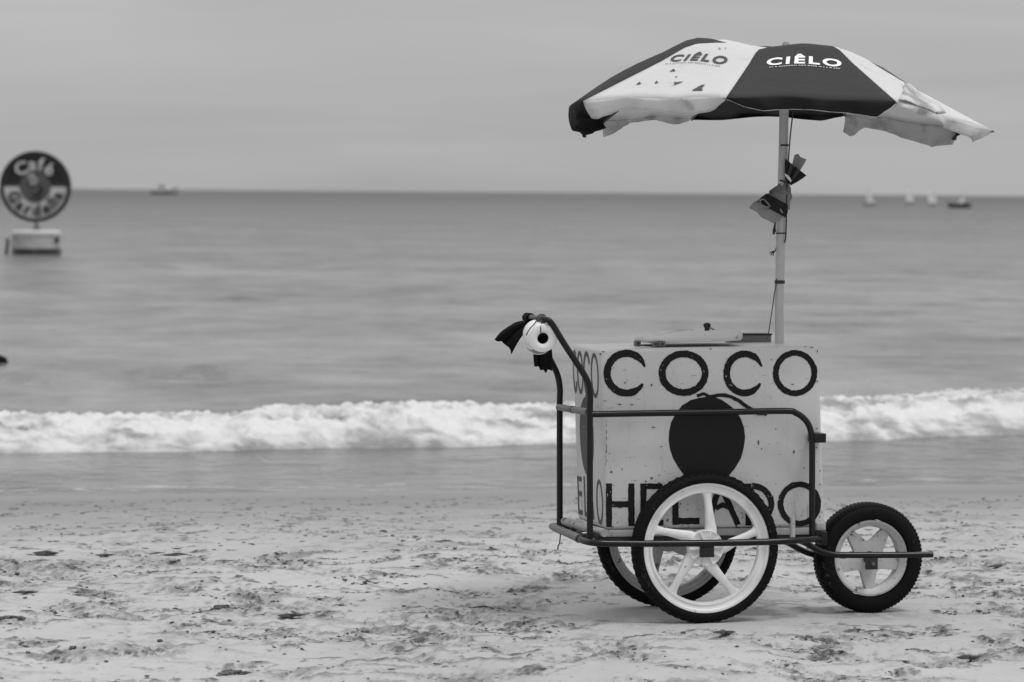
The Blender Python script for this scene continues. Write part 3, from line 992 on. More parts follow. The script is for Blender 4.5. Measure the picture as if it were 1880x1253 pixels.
# wheels
def mag_wheel(cx, cy, cz, rot, rim_mat):
    Ro, Rb = 0.2485, 0.2125
    wheel = MB()
    prof = [(Rb + 0.004, -0.016), (Rb + 0.001, -0.021), (Rb - 0.007, -0.0205), (Rb - 0.011, -0.012), (Rb - 0.022, -0.009), (Rb - 0.025, -0.0135), (Rb - 0.031, -0.0125), (Rb - 0.034, -0.006), (Rb - 0.034, 0.006),
            (Rb - 0.030, 0.012), (Rb - 0.014, 0.015), (Rb - 0.008, 0.0205), (Rb + 0.001, 0.021), (Rb + 0.004, 0.016)]
    wheel.lathe_y(prof, 72, closed=True)
    w = wheel.build('wheel', rim_mat, cart, smooth=35)
    w.location = (cx, cy, cz)
    tyre = MB()
    tp = []
    for k in range(17):
        a = R(-118 + 236 * k / 16)
        tp.append((0.2235 + 0.0235 * math.cos(a), 0.0275 * math.sin(a)))
    tyre.lathe_y(tp, 96)
    for k in range(62):
        a = 2 * math.pi * k / 62
        for (row, da) in ((-0.0165, 0), (0.0, 0.5), (0.0165, 0)):
            aa = a + da * 2 * math.pi / 62
            r0 = 0.2455 if row == 0 else 0.2405
            r1 = r0 + 0.0030
            hw = 0.0055
            q = []
            for rr in (r0 - 0.004, r1):
                for (du, dv) in ((-1, -1), (1, -1), (1, 1), (-1, 1)):
                    t = aa + du * 0.022
                    q.append((rr * math.cos(t), row + dv * hw, rr * math.sin(t)))
            tyre.hexa(q[:4], q[4:])
    tyre.build('tyre', M['tyre'], w, smooth=35)
    for k in range(5):
        a = R(rot + 72 * k)
        sp = MB()
        rows = []
        for (r, hw, hd) in ((0.040, 0.017, 0.017), (0.06, 0.0195, 0.016), (0.085, 0.0165, 0.0135), (0.12, 0.0135, 0.012), (0.15, 0.0120, 0.011), (0.168, 0.0135, 0.011), (0.178, 0.019, 0.011), (0.1835, 0.028, 0.011)):
            row = []
            for j in range(13):
                t = 2 * math.pi * j / 12
                u, v = hw * math.copysign(abs(math.cos(t)) ** 0.6, math.cos(t)), hd * math.copysign(abs(math.sin(t)) ** 0.6, math.sin(t))
                uu = u - 0.024 * (1 - 0.25 * (r - 0.04) / 0.14)                # the arms leave the hub off centre, like a pinwheel
                row.append((r * math.cos(a) - uu * math.sin(a), v, r * math.sin(a) + uu * math.cos(a)))
            rows.append(row)
        sp.grid(rows)
        sp.build('spoke', rim_mat, w, smooth=50)
    hub = MB()
    hub.lathe_y([(0.0, -0.026), (0.020, -0.026), (0.024, -0.021), (0.050, -0.018), (0.0575, -0.021), (0.059, -0.016), (0.058, 0.016), (0.05, 0.02), (0.0, 0.024)], 40)
    for k in range(10):
        a = R(rot + 18 + 36 * k)
        c, s = math.cos(a), math.sin(a)
        hub.hexa([(0.02 * c - 0.0022 * s, -0.026, 0.02 * s + 0.0022 * c), (0.055 * c - 0.0022 * s, -0.024, 0.055 * s + 0.0022 * c), (0.055 * c + 0.0022 * s, -0.024, 0.055 * s - 0.0022 * c), (0.02 * c + 0.0022 * s, -0.026, 0.02 * s - 0.0022 * c)],
                 [(0.02 * c - 0.0022 * s, -0.015, 0.02 * s + 0.0022 * c), (0.055 * c - 0.0022 * s, -0.015, 0.055 * s + 0.0022 * c), (0.055 * c + 0.0022 * s, -0.015, 0.055 * s - 0.0022 * c), (0.02 * c + 0.0022 * s, -0.015, 0.02 * s - 0.0022 * c)])
    hub.build('hub', rim_mat, w, smooth=35)
    return w


hc = L(1294, 1003.5, 0.0)
w1 = mag_wheel(hc.x, 0.0, 0.2455, 94, M['rim'])
tag(w1, 'near white five-spoke wheel with black knobbly tyre')
w2 = mag_wheel(hc.x, 0.46, 0.2455, 44, M['rim_dirty_shaded'])  # shade behind the near wheel painted in as a greyer rim
tag(w2, 'far five-spoke wheel, greyed for shade and half hidden behind the near one')
MB().tube([(hc.x, -0.05, 0.2455), (hc.x, 0.51, 0.2455)], 0.0085, 12).build('axle', M['blackiron'], cart)
q0, q1 = L(1286, 1024, -0.055), L(1311.5, 998, -0.055)
MB().box((q0.x, -0.056, q0.z), (q1.x, -0.040, q1.z)).build('axle_plate', M['blackiron'], cart, bevel=0.0015)
MB().box((q0.x, 0.50, q0.z), (q1.x, 0.514, q1.z)).build('axle_plate', M['blackiron'], cart, bevel=0.0015)

# small front wheel
FWY = 0.20
fc = L(1593, 1031, FWY)
FR = 0.1855
wheel = MB()
wheel.lathe_y([(0.127, -0.030), (0.128, -0.035), (0.122, -0.036), (0.113, -0.028), (0.106, -0.022), (0.104, 0.0), (0.106, 0.022), (0.113, 0.028), (0.122, 0.036), (0.128, 0.035), (0.127, 0.030)], 64, closed=True)
fwheel = wheel.build('wheel', M['rim_dirty_shaded'], cart, smooth=35)
fwheel.location = (fc.x, FWY, FR - 0.002)
tag(fwheel, 'small front wheel with fat black scooter tyre and chipped star rim')
ty = MB()
tp = []
for k in range(21):
    a = R(-122 + 244 * k / 20)
    ca, sa = math.cos(a), math.sin(a)
    tp.append((0.1515 + 0.0335 * math.copysign(abs(ca) ** 0.75, ca), 0.0465 * math.copysign(abs(sa) ** 0.8, sa)))
ty.lathe_y(tp, 96)
for k in range(84):
    a = 2 * math.pi * k / 84
    for sgn in (-1, 1):
        q = []
        for (rr, yy) in ((0.1745, 0.0385 * sgn), (0.1825, 0.022 * sgn)):
            for du in (-1, 1):
                t = a + du * 0.022
                q.append((rr, yy, t))
        quad0 = [(q[i][0] * math.cos(q[i][2]), q[i][1], q[i][0] * math.sin(q[i][2])) for i in (0, 1, 3, 2)]
        quad1 = [((q[i][0] + 0.0026) * math.cos(q[i][2]), q[i][1] + 0.002 * sgn, (q[i][0] + 0.0026) * math.sin(q[i][2])) for i in (0, 1, 3, 2)]
        ty.hexa(quad0, quad1)
ty.build('tyre', M['tyre'], fwheel, smooth=35)
st = MB()
pts = []
for k in range(120):
    a = 360 * k / 120
    d_ = ((a - 56 + 36) % 72) - 36                  # angle from the nearest arm
    f = min(1.0, (36.0 - abs(d_)) / 29.0)
    r = 0.055 + (0.108 - 0.055) * f ** 2.2
    pts.append((r * math.cos(R(a)), r * math.sin(R(a))))
n = len(pts)
for y in (-0.014, 0.010):
    st.v += [(x * (0.985 if y < 0 else 1), y, z * (0.985 if y < 0 else 1)) for x, z in pts]
st.v += [(0, -0.018, 0), (0, 0.012, 0)]
for k in range(n):
    k2 = (k + 1) % n
    st.f += [(k, k2, n + k2, n + k), (2 * n, k2, k), (2 * n + 1, n + k, n + k2)]
st.build('star_plate', M['rim_dirty_shaded'], fwheel, smooth=35)
MB().lathe_y([(0, -0.05), (0.018, -0.05), (0.021, -0.046), (0.022, -0.016), (0.022, 0.04), (0, 0.04)], 20).build('hub', M['blackiron'], fwheel)
for yy, nm in ((0.115, 'near'), (0.285, 'far')):
    pp = [L(1455, 992, yy) if yy < .2 else None, ]
    fork = [L(1458, 990, 0.115), L(1476, 996, 0.115), L(1494, 1006, 0.115), L(1511, 1014, 0.115), L(1530, 1018.5, 0.115), L(1556, 1019.5, 0.115), L(1630, 1019.5, 0.115), L(1712, 1018.5, 0.115)]
    fork = [Vector((p.x, yy, p.z - (0.019 if yy > 0.2 else 0.0))) for p in fork]
    MB().tube(bez(fork, 6), 0.0105, 12).build('fork_tube', M['tube'], cart, smooth=60)
    q0, q1 = L(1589, 1046, 0.115), L(1611, 1022, 0.115)
    MB().box((q0.x, yy - 0.006, q0.z), (q1.x, yy + 0.006, q1.z)).build('axle_plate', M['blackiron'], cart, bevel=0.0015)
    e = L(1601, 1035, 0.115)
    MB().tube([(e.x, yy - 0.014, e.z), (e.x, yy + 0.014, e.z)], 0.0065, 6).build('axle_nut', M['tube_grey'], cart)
MB().tube([(fc.x, 0.118, FR - 0.002), (fc.x, 0.282, FR - 0.002)], 0.0075, 10).build('axle', M['blackiron'], cart)

# ------------------------------------------------------------------ the umbrella
PW = 0.24                                             # across the box
pb = CART_M @ L(1431, 640, PW)
pb.z = (CART_M @ Vector((0, 0, TOPZ))).z + 0.001
YP = pb.y
umb = empty('beach_umbrella', Matrix.Translation(pb))
tag(umb, 'dark and white panelled parasol printed CIELO on a pole above the cart', 'umbrella')


def U(px, py, Yw):
    return W(px, py, Yw) - pb


pole = [Vector((0, 0, 0)), U(1430.5, 560, YP), U(1431.5, 520, YP), U(1433, 450, YP), U(1436, 350, YP), U(1438.5, 260, YP), U(1439.5, 200, YP), U(1441, 95, YP)]
PR = 0.0145
MB().tube([pole[0] + Vector((0, 0, 0)), pole[1], pole[2]], 0.0148, 16).build('pole', M['pole'], umb, smooth=60)
MB().tube(pole[2:], [0.0150, 0.0158, 0.0158, 0.0155, 0.0155, 0.0145], 16).build('pole', M['pole'], umb, smooth=60)
for (px, py, hh, rr) in ((1431.5, 518, 3.0, 0.0172), (1439, 267, 1.6, 0.0165), (1433.5, 428.5, 1.2, 0.0170)):
    a, b = U(px, py + hh, YP), U(px, py - hh, YP)
    MB().tube([a, b], rr, 16).build('tape_band', M['string'], umb)
RP = 0.675
apex = U(1443, 93, YP)
tips_px = [(-16.5, 1333, 180), (28.5, 1645, 187), (73.5, 1822, 240), (118.5, 1757, 236), (163.5, 1552, 211), (208.5, 1270, 218), (253.5, 1108, 222), (298.5, 1071, 186)]
tips = [U(x, y, YP - RP * math.cos(R(th))) for th, x, y in tips_px]
T0 = 0.45                                             # the ribs break over a shoulder here
shoulder_px = [(1393, 92), (1531, 86), (1614, 128), (1590, 116), (1492, 100), (1368, 90), (1291, 77), (1276, 82)]
shoulders = [U(x, y, YP - T0 * RP * math.cos(R(tips_px[k][0]))) for k, (x, y) in enumerate(shoulder_px)]


def rib_pt(i, t):
    i %= 8
    sh, tip = shoulders[i], tips[i]
    a = apex + (sh - apex) * (t / T0)
    b = sh + (tip - sh) * ((t - T0) / (1 - T0))
    k = min(max((t - T0 + 0.16) / 0.32, 0.0), 1.0)
    k = k * k * (3 - 2 * k)
    return a.lerp(b, k)


SAG = [0.030, 0.03, 0.03, 0.03, 0.03, 0.03, -0.12, 0.020]


def panel_pt(i, s, t):
    a, b = rib_pt(i, t), rib_pt(i + 1, t)
    p = a.lerp(b, s)
    k = 4 * s * (1 - s)
    inward = Vector((apex.x - p.x, apex.y - p.y, 0)) * (SAG[i] * k * t * t)
    p += inward
    p.z += (0.036 * math.sin(math.pi * min(1, t) ** 2.6) if i == 6 else 0.008 * math.sin(math.pi * min(1, t))) * k + 0.006 * k * t + 0.004 * math.sin(9 * s + 5 * t + i) * t * k
    return p


def panel_n(i, s, t):
    e = 0.01
    n = (panel_pt(i, s + e, t) - panel_pt(i, s - e, t)).cross(panel_pt(i, s, t + e) - panel_pt(i, s, t - e)).normalized()
    return n if n.z > 0 else -n


# valance of each panel: length at points along it, and how far it blows inward
VAL = [
    [(0.0, 0.004), (0.10, 0.028), (0.22, 0.044), (0.5, 0.036), (0.75, 0.040), (0.90, 0.055), (1.0, 0.006)],
    [(0.0, 0.010), (0.2, 0.016), (0.5, 0.020), (0.75, 0.040), (0.88, 0.055), (1.0, 0.012)],
    [(0.0, 0.006), (0.3, 0.010), (0.7, 0.018), (0.92, 0.045), (1.0, 0.020)],
    [(0.0, 0.055), (0.15, 0.075), (0.4, 0.055), (0.8, 0.040), (0.93, 0.075), (1.0, 0.060)],
    [(0.0, 0.004), (0.15, 0.020), (0.4, 0.008), (0.8, 0.010), (1.0, 0.004)],
    [(0.0, 0.006), (0.25, 0.022), (0.5, 0.010), (0.8, 0.012), (1.0, 0.055)],
    [(0.0, 0.020), (0.15, 0.05), (0.3, 0.085), (0.5, 0.075), (0.8, 0.055), (1.0, 0.02)],
    [(0.0, 0.055), (0.08, 0.060), (0.25, 0.035), (0.5, 0.038), (0.75, 0.056), (0.88, 0.045), (1.0, 0.003)],
]
for i in range(8):
    dark = i % 2 == 0
    rows = [[panel_pt(i, s / 20, max(0.03, t / 18)) for s in range(21)] for t in range(19)]
    pan = MB().grid(rows).build('canopy_panel', M['cloth_dark' if dark else 'cloth_white'], umb, smooth=70, solid=0.0015)
    rows = []
    for v in range(7):
        row = []
        for s in range(33):
            ss = s / 32
            e = panel_pt(i, ss, 1.0)
            ln = np.interp(ss, [q[0] for q in VAL[i]], [q[1] for q in VAL[i]])
            c = Vector((apex.x - e.x, apex.y - e.y, 0)).normalized()
            f = v / 6
            wave = 0.010 * math.sin(ss * 19 + i * 2.1) * f + 0.005 * math.sin(ss * 43 + i) * f * f + 0.003 * math.sin(ss * 83 + 2 * i) * f
            row.append(e + c * (0.30 * ln * f * f + wave) + Vector((0, 0, -ln * f)))
        rows.append(row)
    MB().grid(rows).build('valance', M['valance_dark' if dark else 'valance_white'], pan, smooth=70, solid=0.0015)
    # hem cord
    MB().tube([Vector(p) for p in rows[-1]], 0.0012, 5).build('hem', M['cloth_white' if i == 0 else 'valance_white' if i % 2 else 'valance_dark'], pan)
    MB().tube([rib_pt(i, t / 10) - Vector((0, 0, 0.006)) for t in range(0, 11)], 0.0032, 6).build('rib', M['tube_grey'], umb)
    mid = rib_pt(i, 0.5) - Vector((0, 0, 0.008))
    MB().tube([U(1440, 190, YP), mid], 0.0028, 6).build('strut', M['tube_grey'], umb)
MB().lathe_z([(0.0, 0.030), (0.009, 0.028), (0.0135, 0.02), (0.014, 0.008), (0.019, 0.002), (0.02, -0.006), (0.0, -0.008)], 18, tuple(apex)).build('finial', M['film_pale'], umb)
# loose fold of dark cloth standing up at the crown
cf = [U(1276, 80, YP - 0.1), U(1291, 74.5, YP - 0.08), U(1318, 79, YP - 0.05), U(1356, 84, YP)]


def text_mesh(body, offset=0.02, space=1.0):
    cu = bpy.data.curves.new('t', 'FONT')
    cu.body = body
    cu.offset = offset
    cu.space_character = space
    cu.resolution_u = 4
    ob = bpy.data.objects.new('t', cu)
    COL.objects.link(ob)
    bpy.context.view_layer.update()
    me = bpy.data.meshes.new_from_object(ob.evaluated_get(bpy.context.evaluated_depsgraph_get()))
    v = np.array([p.co[:] for p in me.vertices])
    f = [tuple(p.vertices) for p in me.polygons]
    bpy.data.objects.remove(ob)
    bpy.data.curves.remove(cu)
    bpy.data.meshes.remove(me)
    return v, f


def st_of(i, px, py, s=0.5, t=0.6):
    """where on panel i of the canopy the photo's print lies"""
    for _ in range(14):
        x, y = project(panel_pt(i, s, t) + pb)
        e = 1e-3
        x1, y1 = project(panel_pt(i, s + e, t) + pb)
        x2, y2 = project(panel_pt(i, s, t + e) + pb)
        a, b, c, d_ = (x1 - x) / e, (x2 - x) / e, (y1 - y) / e, (y2 - y) / e
        det = a * d_ - b * c
        if abs(det) < 1e-6:
            break
        rx, ry = px - x, py - y
        s += max(-.15, min(.15, (d_ * rx - b * ry) / det))
        t += max(-.15, min(.15, (-c * rx + a * ry) / det))
        s, t = min(max(s, 0.01), 0.99), min(max(t, 0.1), 1.0)
    return s, t


def print_on(i, v, f, quad, mat, name, parent):
    """lay flat print on panel i; quad = photo corners (bottom left, bottom right, top right, top left)"""
    lo_, hi_ = v.min(0), v.max(0)
    st4 = [st_of(i, *q) for q in quad]
    vs = []
    for p in v:
        a, b = (p[0] - lo_[0]) / (hi_[0] - lo_[0]), (p[1] - lo_[1]) / (hi_[1] - lo_[1])
        s = (st4[0][0] * (1 - a) + st4[1][0] * a) * (1 - b) + (st4[3][0] * (1 - a) + st4[2][0] * a) * b
        t = (st4[0][1] * (1 - a) + st4[1][1] * a) * (1 - b) + (st4[3][1] * (1 - a) + st4[2][1] * a) * b
        vs.append(panel_pt(i, s, t) + panel_n(i, s, t) * 0.0035)
    return MB().add(vs, f).build(name, mat, parent, smooth=0)


panels = sorted([o for o in bpy.data.objects if o.name.startswith('canopy_panel')], key=lambda o: o.name)
tv, tf = text_mesh('CIÊLO', 0.035, 1.25)
print_on(0, tv, tf, [(1406, 122.5), (1545, 125.5), (1543, 107.5), (1410, 105)], M['print_white'], 'lettering', panels[0])
print_on(7, tv, tf, [(1228, 115), (1330, 120.5), (1343, 103.5), (1239, 99)], M['print_dark'], 'lettering', panels[7])


def dashes(n):
    v, f = [], []
    x = 0.0
    for k in range(n):
        w_ = random.uniform(0.4, 1.0)
        b = len(v)
        v += [(x, 0, 0), (x + w_, 0, 0), (x + w_, 1, 0), (x, 1, 0)]
        f.append((b, b + 1, b + 2, b + 3))
        x += w_ + random.choice((0.35, 0.35, 0.9))
    return np.array(v), f


dv, df = dashes(26)
print_on(0, dv, df, [(1412, 126), (1542, 128.6), (1542, 127.2), (1412, 124.8)], M['valance_white'], 'small_print', panels[0])
print_on(7, dv, df, [(1222, 119.5), (1322, 124), (1322, 123), (1222, 118.5)], M['film_grey'], 'small_print', panels[7])
for tri in ([(1229, 133), (1241, 132), (1237, 128), (1235, 130)], [(1230, 162), (1238, 158), (1256, 151), (1241, 153), (1238, 152), (1239, 157)], [(1270, 168), (1291, 168), (1289, 163), (1295, 157), (1288, 158)],
            [(1168, 157), (1178, 156), (1175, 152)], [(1202, 155), (1209, 154), (1206, 150)], [(1319, 91), (1324, 92), (1321, 89)], [(1331, 91), (1334, 91), (1332, 89)], [(1240, 144), (1244, 143), (1242, 141)]):
    v = np.array([(x, -y, 0) for x, y in tri], float)
    x0, x1, y0, y1 = min(p[0] for p in tri), max(p[0] for p in tri), min(p[1] for p in tri), max(p[1] for p in tri)
    print_on(7, v, [tuple(range(len(tri)))], [(x0, y1), (x1, y1), (x1, y0), (x0, y0)], M['print_dark'], 'printed_bird', panels[7])
# dirty flap folded back over the right white panel
fq = [st_of(1, 1655, 163, 0.3, 0.7), st_of(1, 1748, 234, 0.6, 0.98), st_of(1, 1652, 192, 0.1, 0.98)]
rows = []
fo_ = [(1657, 158, 1650, 190), (1668, 160, 1668, 198), (1684, 172, 1690, 209), (1702, 182, 1712, 219), (1722, 192, 1730, 227), (1736, 208, 1744, 232), (1748, 232, 1751, 236)]
for (xa, ya, xb, yb) in fo_:
    sa_, ta_ = st_of(1, xa, ya, 0.4, 0.8)
    sb_, tb_ = st_of(1, xb, yb, 0.3, 0.97)
    row = []
    for j in range(9):
        f = j / 8
        s_, t_ = sa_ + (sb_ - sa_) * f, ta_ + (tb_ - ta_) * f
        row.append(panel_pt(1, s_, t_) + panel_n(1, s_, t_) * (0.006 + 0.004 * math.sin(f * 6 + xa * 0.05) + 0.002 * math.sin(xa * 0.11)))
    rows.append(row)
MB().grid(rows).build('folded_flap', M['flap'], panels[1], smooth=70, solid=0.0015)
# cords down the pole
MB().tube(bez([U(1456, 205, YP - 0.02), U(1450, 260, YP - 0.02), U(1445, 340, YP - 0.02), U(1443, 428, YP - 0.017), U(1440.5, 446, YP - 0.017)], 6), 0.0026, 6).build('cord', M['string'], umb)
MB().tube(bez([U(1426, 512, YP - 0.01), U(1421, 545, YP - 0.01), U(1416, 580, YP), U(1411, 613, YP + 0.03)], 6), 0.0018, 6).build('cord', M['string'], umb)
MB().tube(bez([U(1424, 407, YP - 0.02), U(1422, 418, YP - 0.02), U(1421.5, 424, YP - 0.02), U(1420, 431, YP - 0.02)], 5), [0.002 + 0.00042 * k if k < 12 else 0.004 for k in range(16)], 8).build('cord_tassel', M['string'], umb)
for dx, dy_ in ((-8, 8), (-4, 9), (-10, 4), (2, -6)):
    MB().tube(bez([U(1423, 461, YP - 0.018), U(1423 + dx * .6, 461 + dy_ * .4, YP - 0.022), U(1423 + dx, 461 + dy_, YP - 0.02)], 4), 0.0018, 6).build('cord_knot', M['string'], umb)

# ------------------------------------------------------------------ cloth and plastic hung on the cart


def ribbon(path, half, wdir, folds, amp, ndir, ncross=16, n=6, seed=0, rag=0.0):
    rr = random.Random(seed)
    P = bez(path, n)
    hs = np.interp(np.linspace(0, len(path) - 1, len(P)), range(len(path)), half)
    rows = []
    ph = [rr.uniform(0, 6.28) for _ in range(3)]
    for i, p in enumerate(P):
        f = i / (len(P) - 1)
        row = []
        for j in range(ncross + 1):
            u = j / ncross * 2 - 1
            z = amp * (0.3 + 0.7 * f) * (math.sin(u * folds + ph[0] + f) + 0.5 * math.sin(u * folds * 2.3 + ph[1] + 3 * f))
            end = rag * (math.sin(u * 3 + ph[2]) + 0.4 * math.sin(u * 7 + ph[0])) * (1 if i == len(P) - 1 else 0.0)
            tdir = (P[min(i + 1, len(P) - 1)] - P[max(i - 1, 0)]).normalized()
            row.append(p + wdir * (u * hs[i]) + ndir * z + tdir * end)
        rows.append(row)
    return MB().grid(rows)


ND = Vector((0, 1, 0))
# black cloth tied on the far end of the handlebar
kn = CART_M @ Vector((top.x - 0.013, 0.22, top.z))
blk = empty('black_cloth', CART_M @ Matrix.Translation((top.x - 0.013, 0.22, top.z)))
tag(blk, 'black cloth knotted on the handlebar and blown to the left', 'cloth')
BO = Vector((top.x - 0.013, 0.22, top.z))


def B(px, py, w):
    return L(px, py, w) - BO


wd = lambda a: Vector((math.cos(a), 0, math.sin(a)))
ribbon([B(972, 594, .20), B(958, 600, .17), B(945, 610, .16), B(934, 622, .16), B(926, 634, .165)], [0.012, 0.020, 0.027, 0.033, 0.037], wd(R(-38)), 5, 0.008, ND, rag=0.006, seed=1).build('cloth_tail', M['black_cloth'], blk, smooth=80, solid=0.002)
ribbon([B(962, 594, .21), B(950, 600, .19), B(938, 612, .18), B(930, 625, .18)], [0.010, 0.016, 0.022, 0.026], wd(R(-60)), 4, 0.008, ND, rag=0.005, seed=4).build('cloth_tail', M['black_cloth'], blk, smooth=80, solid=0.002)
ribbon([B(984, 590, .20), B(986, 615, .19), B(990, 640, .19), B(991, 660, .19), B(991, 675, .19)], [0.010, 0.018, 0.022, 0.022, 0.020], wd(0), 2.4, 0.009, ND, rag=0.008, seed=2).build('cloth_tail', M['black_cloth'], blk, smooth=80, solid=0.002)
ribbon([B(990, 592, .17), B(997, 620, .17), B(1003, 640, .17), B(1003, 662, .17), B(1003, 680, .17)], [0.010, 0.015, 0.018, 0.019, 0.018], wd(R(-20)), 2.2, 0.008, ND, rag=0.008, seed=3).build('cloth_tail', M['black_cloth'], blk, smooth=80, solid=0.002)
MB().tube([Vector((0.0, -0.03, 0.0)), Vector((0, 0.03, 0.0))], 0.0165, 12).build('knot', M['black_cloth'], blk)
# paper roll hung from the bar by a dark cord
rc = L(991, 617, 0.05)
roll = empty('paper_roll', CART_M @ Matrix.Translation(rc) @ Matrix.Rotation(R(0), 4, 'Z') @ Matrix.Rotation(R(8), 4, 'X'))
tag(roll, 'white paper roll with a dark hollow core hung from the handlebar by cord', 'paper roll')
ro = MB()
ro.lathe_y([(0.0185, -0.045), (0.024, -0.049), (0.034, -0.0495), (0.0445, -0.047), (0.0465, -0.042), (0.047, 0.0), (0.0465, 0.042), (0.044, 0.047), (0.03, 0.049), (0.0185, 0.045)], 40, closed=True)
body = ro.build('roll_body', M['paper'], roll, smooth=50)
ro = MB()
ro.lathe_y([(0.0182, -0.043), (0.0182, 0.043)], 24)
ro.lathe_y([(0.0, 0.03), (0.0182, 0.03)], 24)
ro.build('core', M['blackiron'], roll)
ro = MB()
rows = []
for k in range(11):
    a = R(-70 - 7 * k)
    rows.append([((0.0475 + 0.0012 * k) * math.cos(a) - 0.0, -0.042 + 0.084 * j / 4, (0.0475 + 0.0016 * k) * math.sin(a) - 0.0015 * math.sin(j * 1.6) * k * .3) for j in range(5)])
ro.grid(rows)
ro.build('loose_sheet', M['paper'], roll, smooth=70, solid=0.001)
RI = (Matrix.Rotation(R(0), 4, 'Z') @ Matrix.Rotation(R(8), 4, 'X')).inverted()


def RL(p):
    return RI @ (p - rc)


barp = Vector((top.x - 0.0135, 0.04, top.z + 0.003))
MB().tube(bez([RL(L(993, 612, -0.005)), RL(L(993, 598, 0.0)), RL(barp + Vector((0.010, -0.012, 0.008))), RL(barp + Vector((-0.002, 0, 0.0145))), RL(barp + Vector((-0.016, 0.002, 0.0))), RL(barp + Vector((0.0, 0.004, -0.0145))), RL(barp + Vector((0.014, 0.004, 0.004)))], 6), 0.0018, 6).build('cord', M['string'], roll)
MB().tube(bez([RL(L(966, 616, 0.0)), RL(L(972, 605, -0.006)), RL(L(981, 595, -0.004)), RL(L(987, 586, 0.0)), RL(L(990, 578.5, 0.03)), RL(L(998, 580, 0.03)), RL(L(999, 588, 0.015))], 6), 0.0018, 6).build('cord', M['string'], roll)

# wrapper tied round the umbrella pole
wr0 = U(1439, 335, YP)
wrap = empty('plastic_wrapper', Matrix.Translation(pb + wr0))
tag(wrap, 'crumpled printed plastic wrapper tied round the umbrella pole like a bow', 'wrapper')


def Q(px, py, dy_=-0.02):
    return U(px, py, YP + dy_) - wr0


def pxdir(dx, dy_):
    v = Q(1439 + dx, 335 + dy_) - Q(1439, 335)
    return v.normalized()


WN = Vector((0, -1, 0))
kp = 1 / 551.0
ribbon([Q(1447, 336, -.022), Q(1452, 326, -.030), Q(1457, 315, -.035), Q(1461, 307, -.036)], [7 * kp, 14 * kp, 21 * kp, 25 * kp], pxdir(1, 0.80), 3.2, 0.004, WN, seed=5).build('striped_end', M['film_dark'], wrap, smooth=80, solid=0.0008)
for (o_, hw) in ((-0.38, 0.16), (0.30, 0.15)):
    dv_ = pxdir(1, 0.80)
    ribbon([Q(1451, 330, -.034) + dv_ * (o_ * 12 * kp), Q(1456, 318, -.040) + dv_ * (o_ * 19 * kp), Q(1461, 307.4, -.042) + dv_ * (o_ * 24 * kp)], [hw * 12 * kp, hw * 20 * kp, hw * 25 * kp], dv_, 2.0, 0.002, WN, seed=5).build('stripe', M['film_grey'], wrap, smooth=80, solid=0.0006)
ribbon([Q(1455, 325, -.012), Q(1462, 308, -.012), Q(1467, 296, -.012), Q(1470, 288, -.012)], [6 * kp, 9 * kp, 11 * kp, 12 * kp], pxdir(1, 0.35), 4, 0.003, WN, rag=0.004, seed=6).build('pale_end', M['film_pale'], wrap, smooth=80, solid=0.0008)
ribbon([Q(1450, 333, -.034), Q(1447, 327, -.04), Q(1446, 322, -.04)], [3 * kp, 8 * kp, 6 * kp], pxdir(1, 0.9), 4, 0.003, WN, rag=0.003, seed=9).build('white_fold', M['print_white'], wrap, smooth=80, solid=0.0008)
# the crumpled belly is a closed sleeve round the pole
rows = []
for i in range(13):
    f = i / 12
    c = Q(1442 - 15 * f, 337 + 40 * f, 0.0)
    rw = (8 + 14 * math.sin(min(1, f * 1.15) * 1.5)) * kp
    row = []
    for j in range(25):
        a = 2 * math.pi * j / 24
        k = 1 + 0.13 * math.sin(5 * a + 6 * f) + 0.10 * math.sin(9 * a - 9 * f) + 0.06 * math.sin(14 * a + 17 * f)
        row.append(c + pxdir(1, 0.42) * (math.cos(a) * rw * k) + Vector((0, -1, 0)) * (math.sin(a) * (0.020 + 0.004 * f) * k))
    rows.append(row)
MB().grid(rows).build('crumpled_belly', M['film_crumple'], wrap, smooth=60)
ribbon([Q(1427, 366, -.028), Q(1422, 376, -.032), Q(1417, 386, -.034)], [22 * kp, 28 * kp, 30 * kp], pxdir(1, 0.55), 3.5, 0.0035, WN, seed=7).build('printed_band', M['film_dark'], wrap, smooth=80, solid=0.0008)
lp = [(1404 + 8.5 * math.cos(R(k * 20)) + 1.5 * math.sin(R(k * 40)), 373.5 + 6 * math.sin(R(k * 20)) + 4.2 * math.cos(R(k * 20))) for k in range(19)]
MB().tube([Q(x, y, -.0415) for x, y in lp], 0.0022, 6).build('printed_mark', M['film_pale'], wrap)
MB().tube([Q(1432, 384, -.0395), Q(1434, 387, -.0405), Q(1437, 392, -.041)], [0.002, 0.0035, 0.002], 6).build('printed_mark', M['film_pale'], wrap)
ribbon([Q(1415, 381, -.024), Q(1406, 389, -.024), Q(1398, 397, -.024)], [27 * kp, 29 * kp, 27 * kp], pxdir(1, 0.62), 3, 0.004, WN, rag=0.003, seed=8).build('pale_skirt', M['film_pale'], wrap, smooth=80, solid=0.0006)
MB().tube(bez([Q(1432, 331.5, -.012), Q(1440, 334, -.026), Q(1448, 337.5, -.026), Q(1453, 339, -.012)], 5), 0.0028, 8).build('tie_cord', M['string'], wrap)

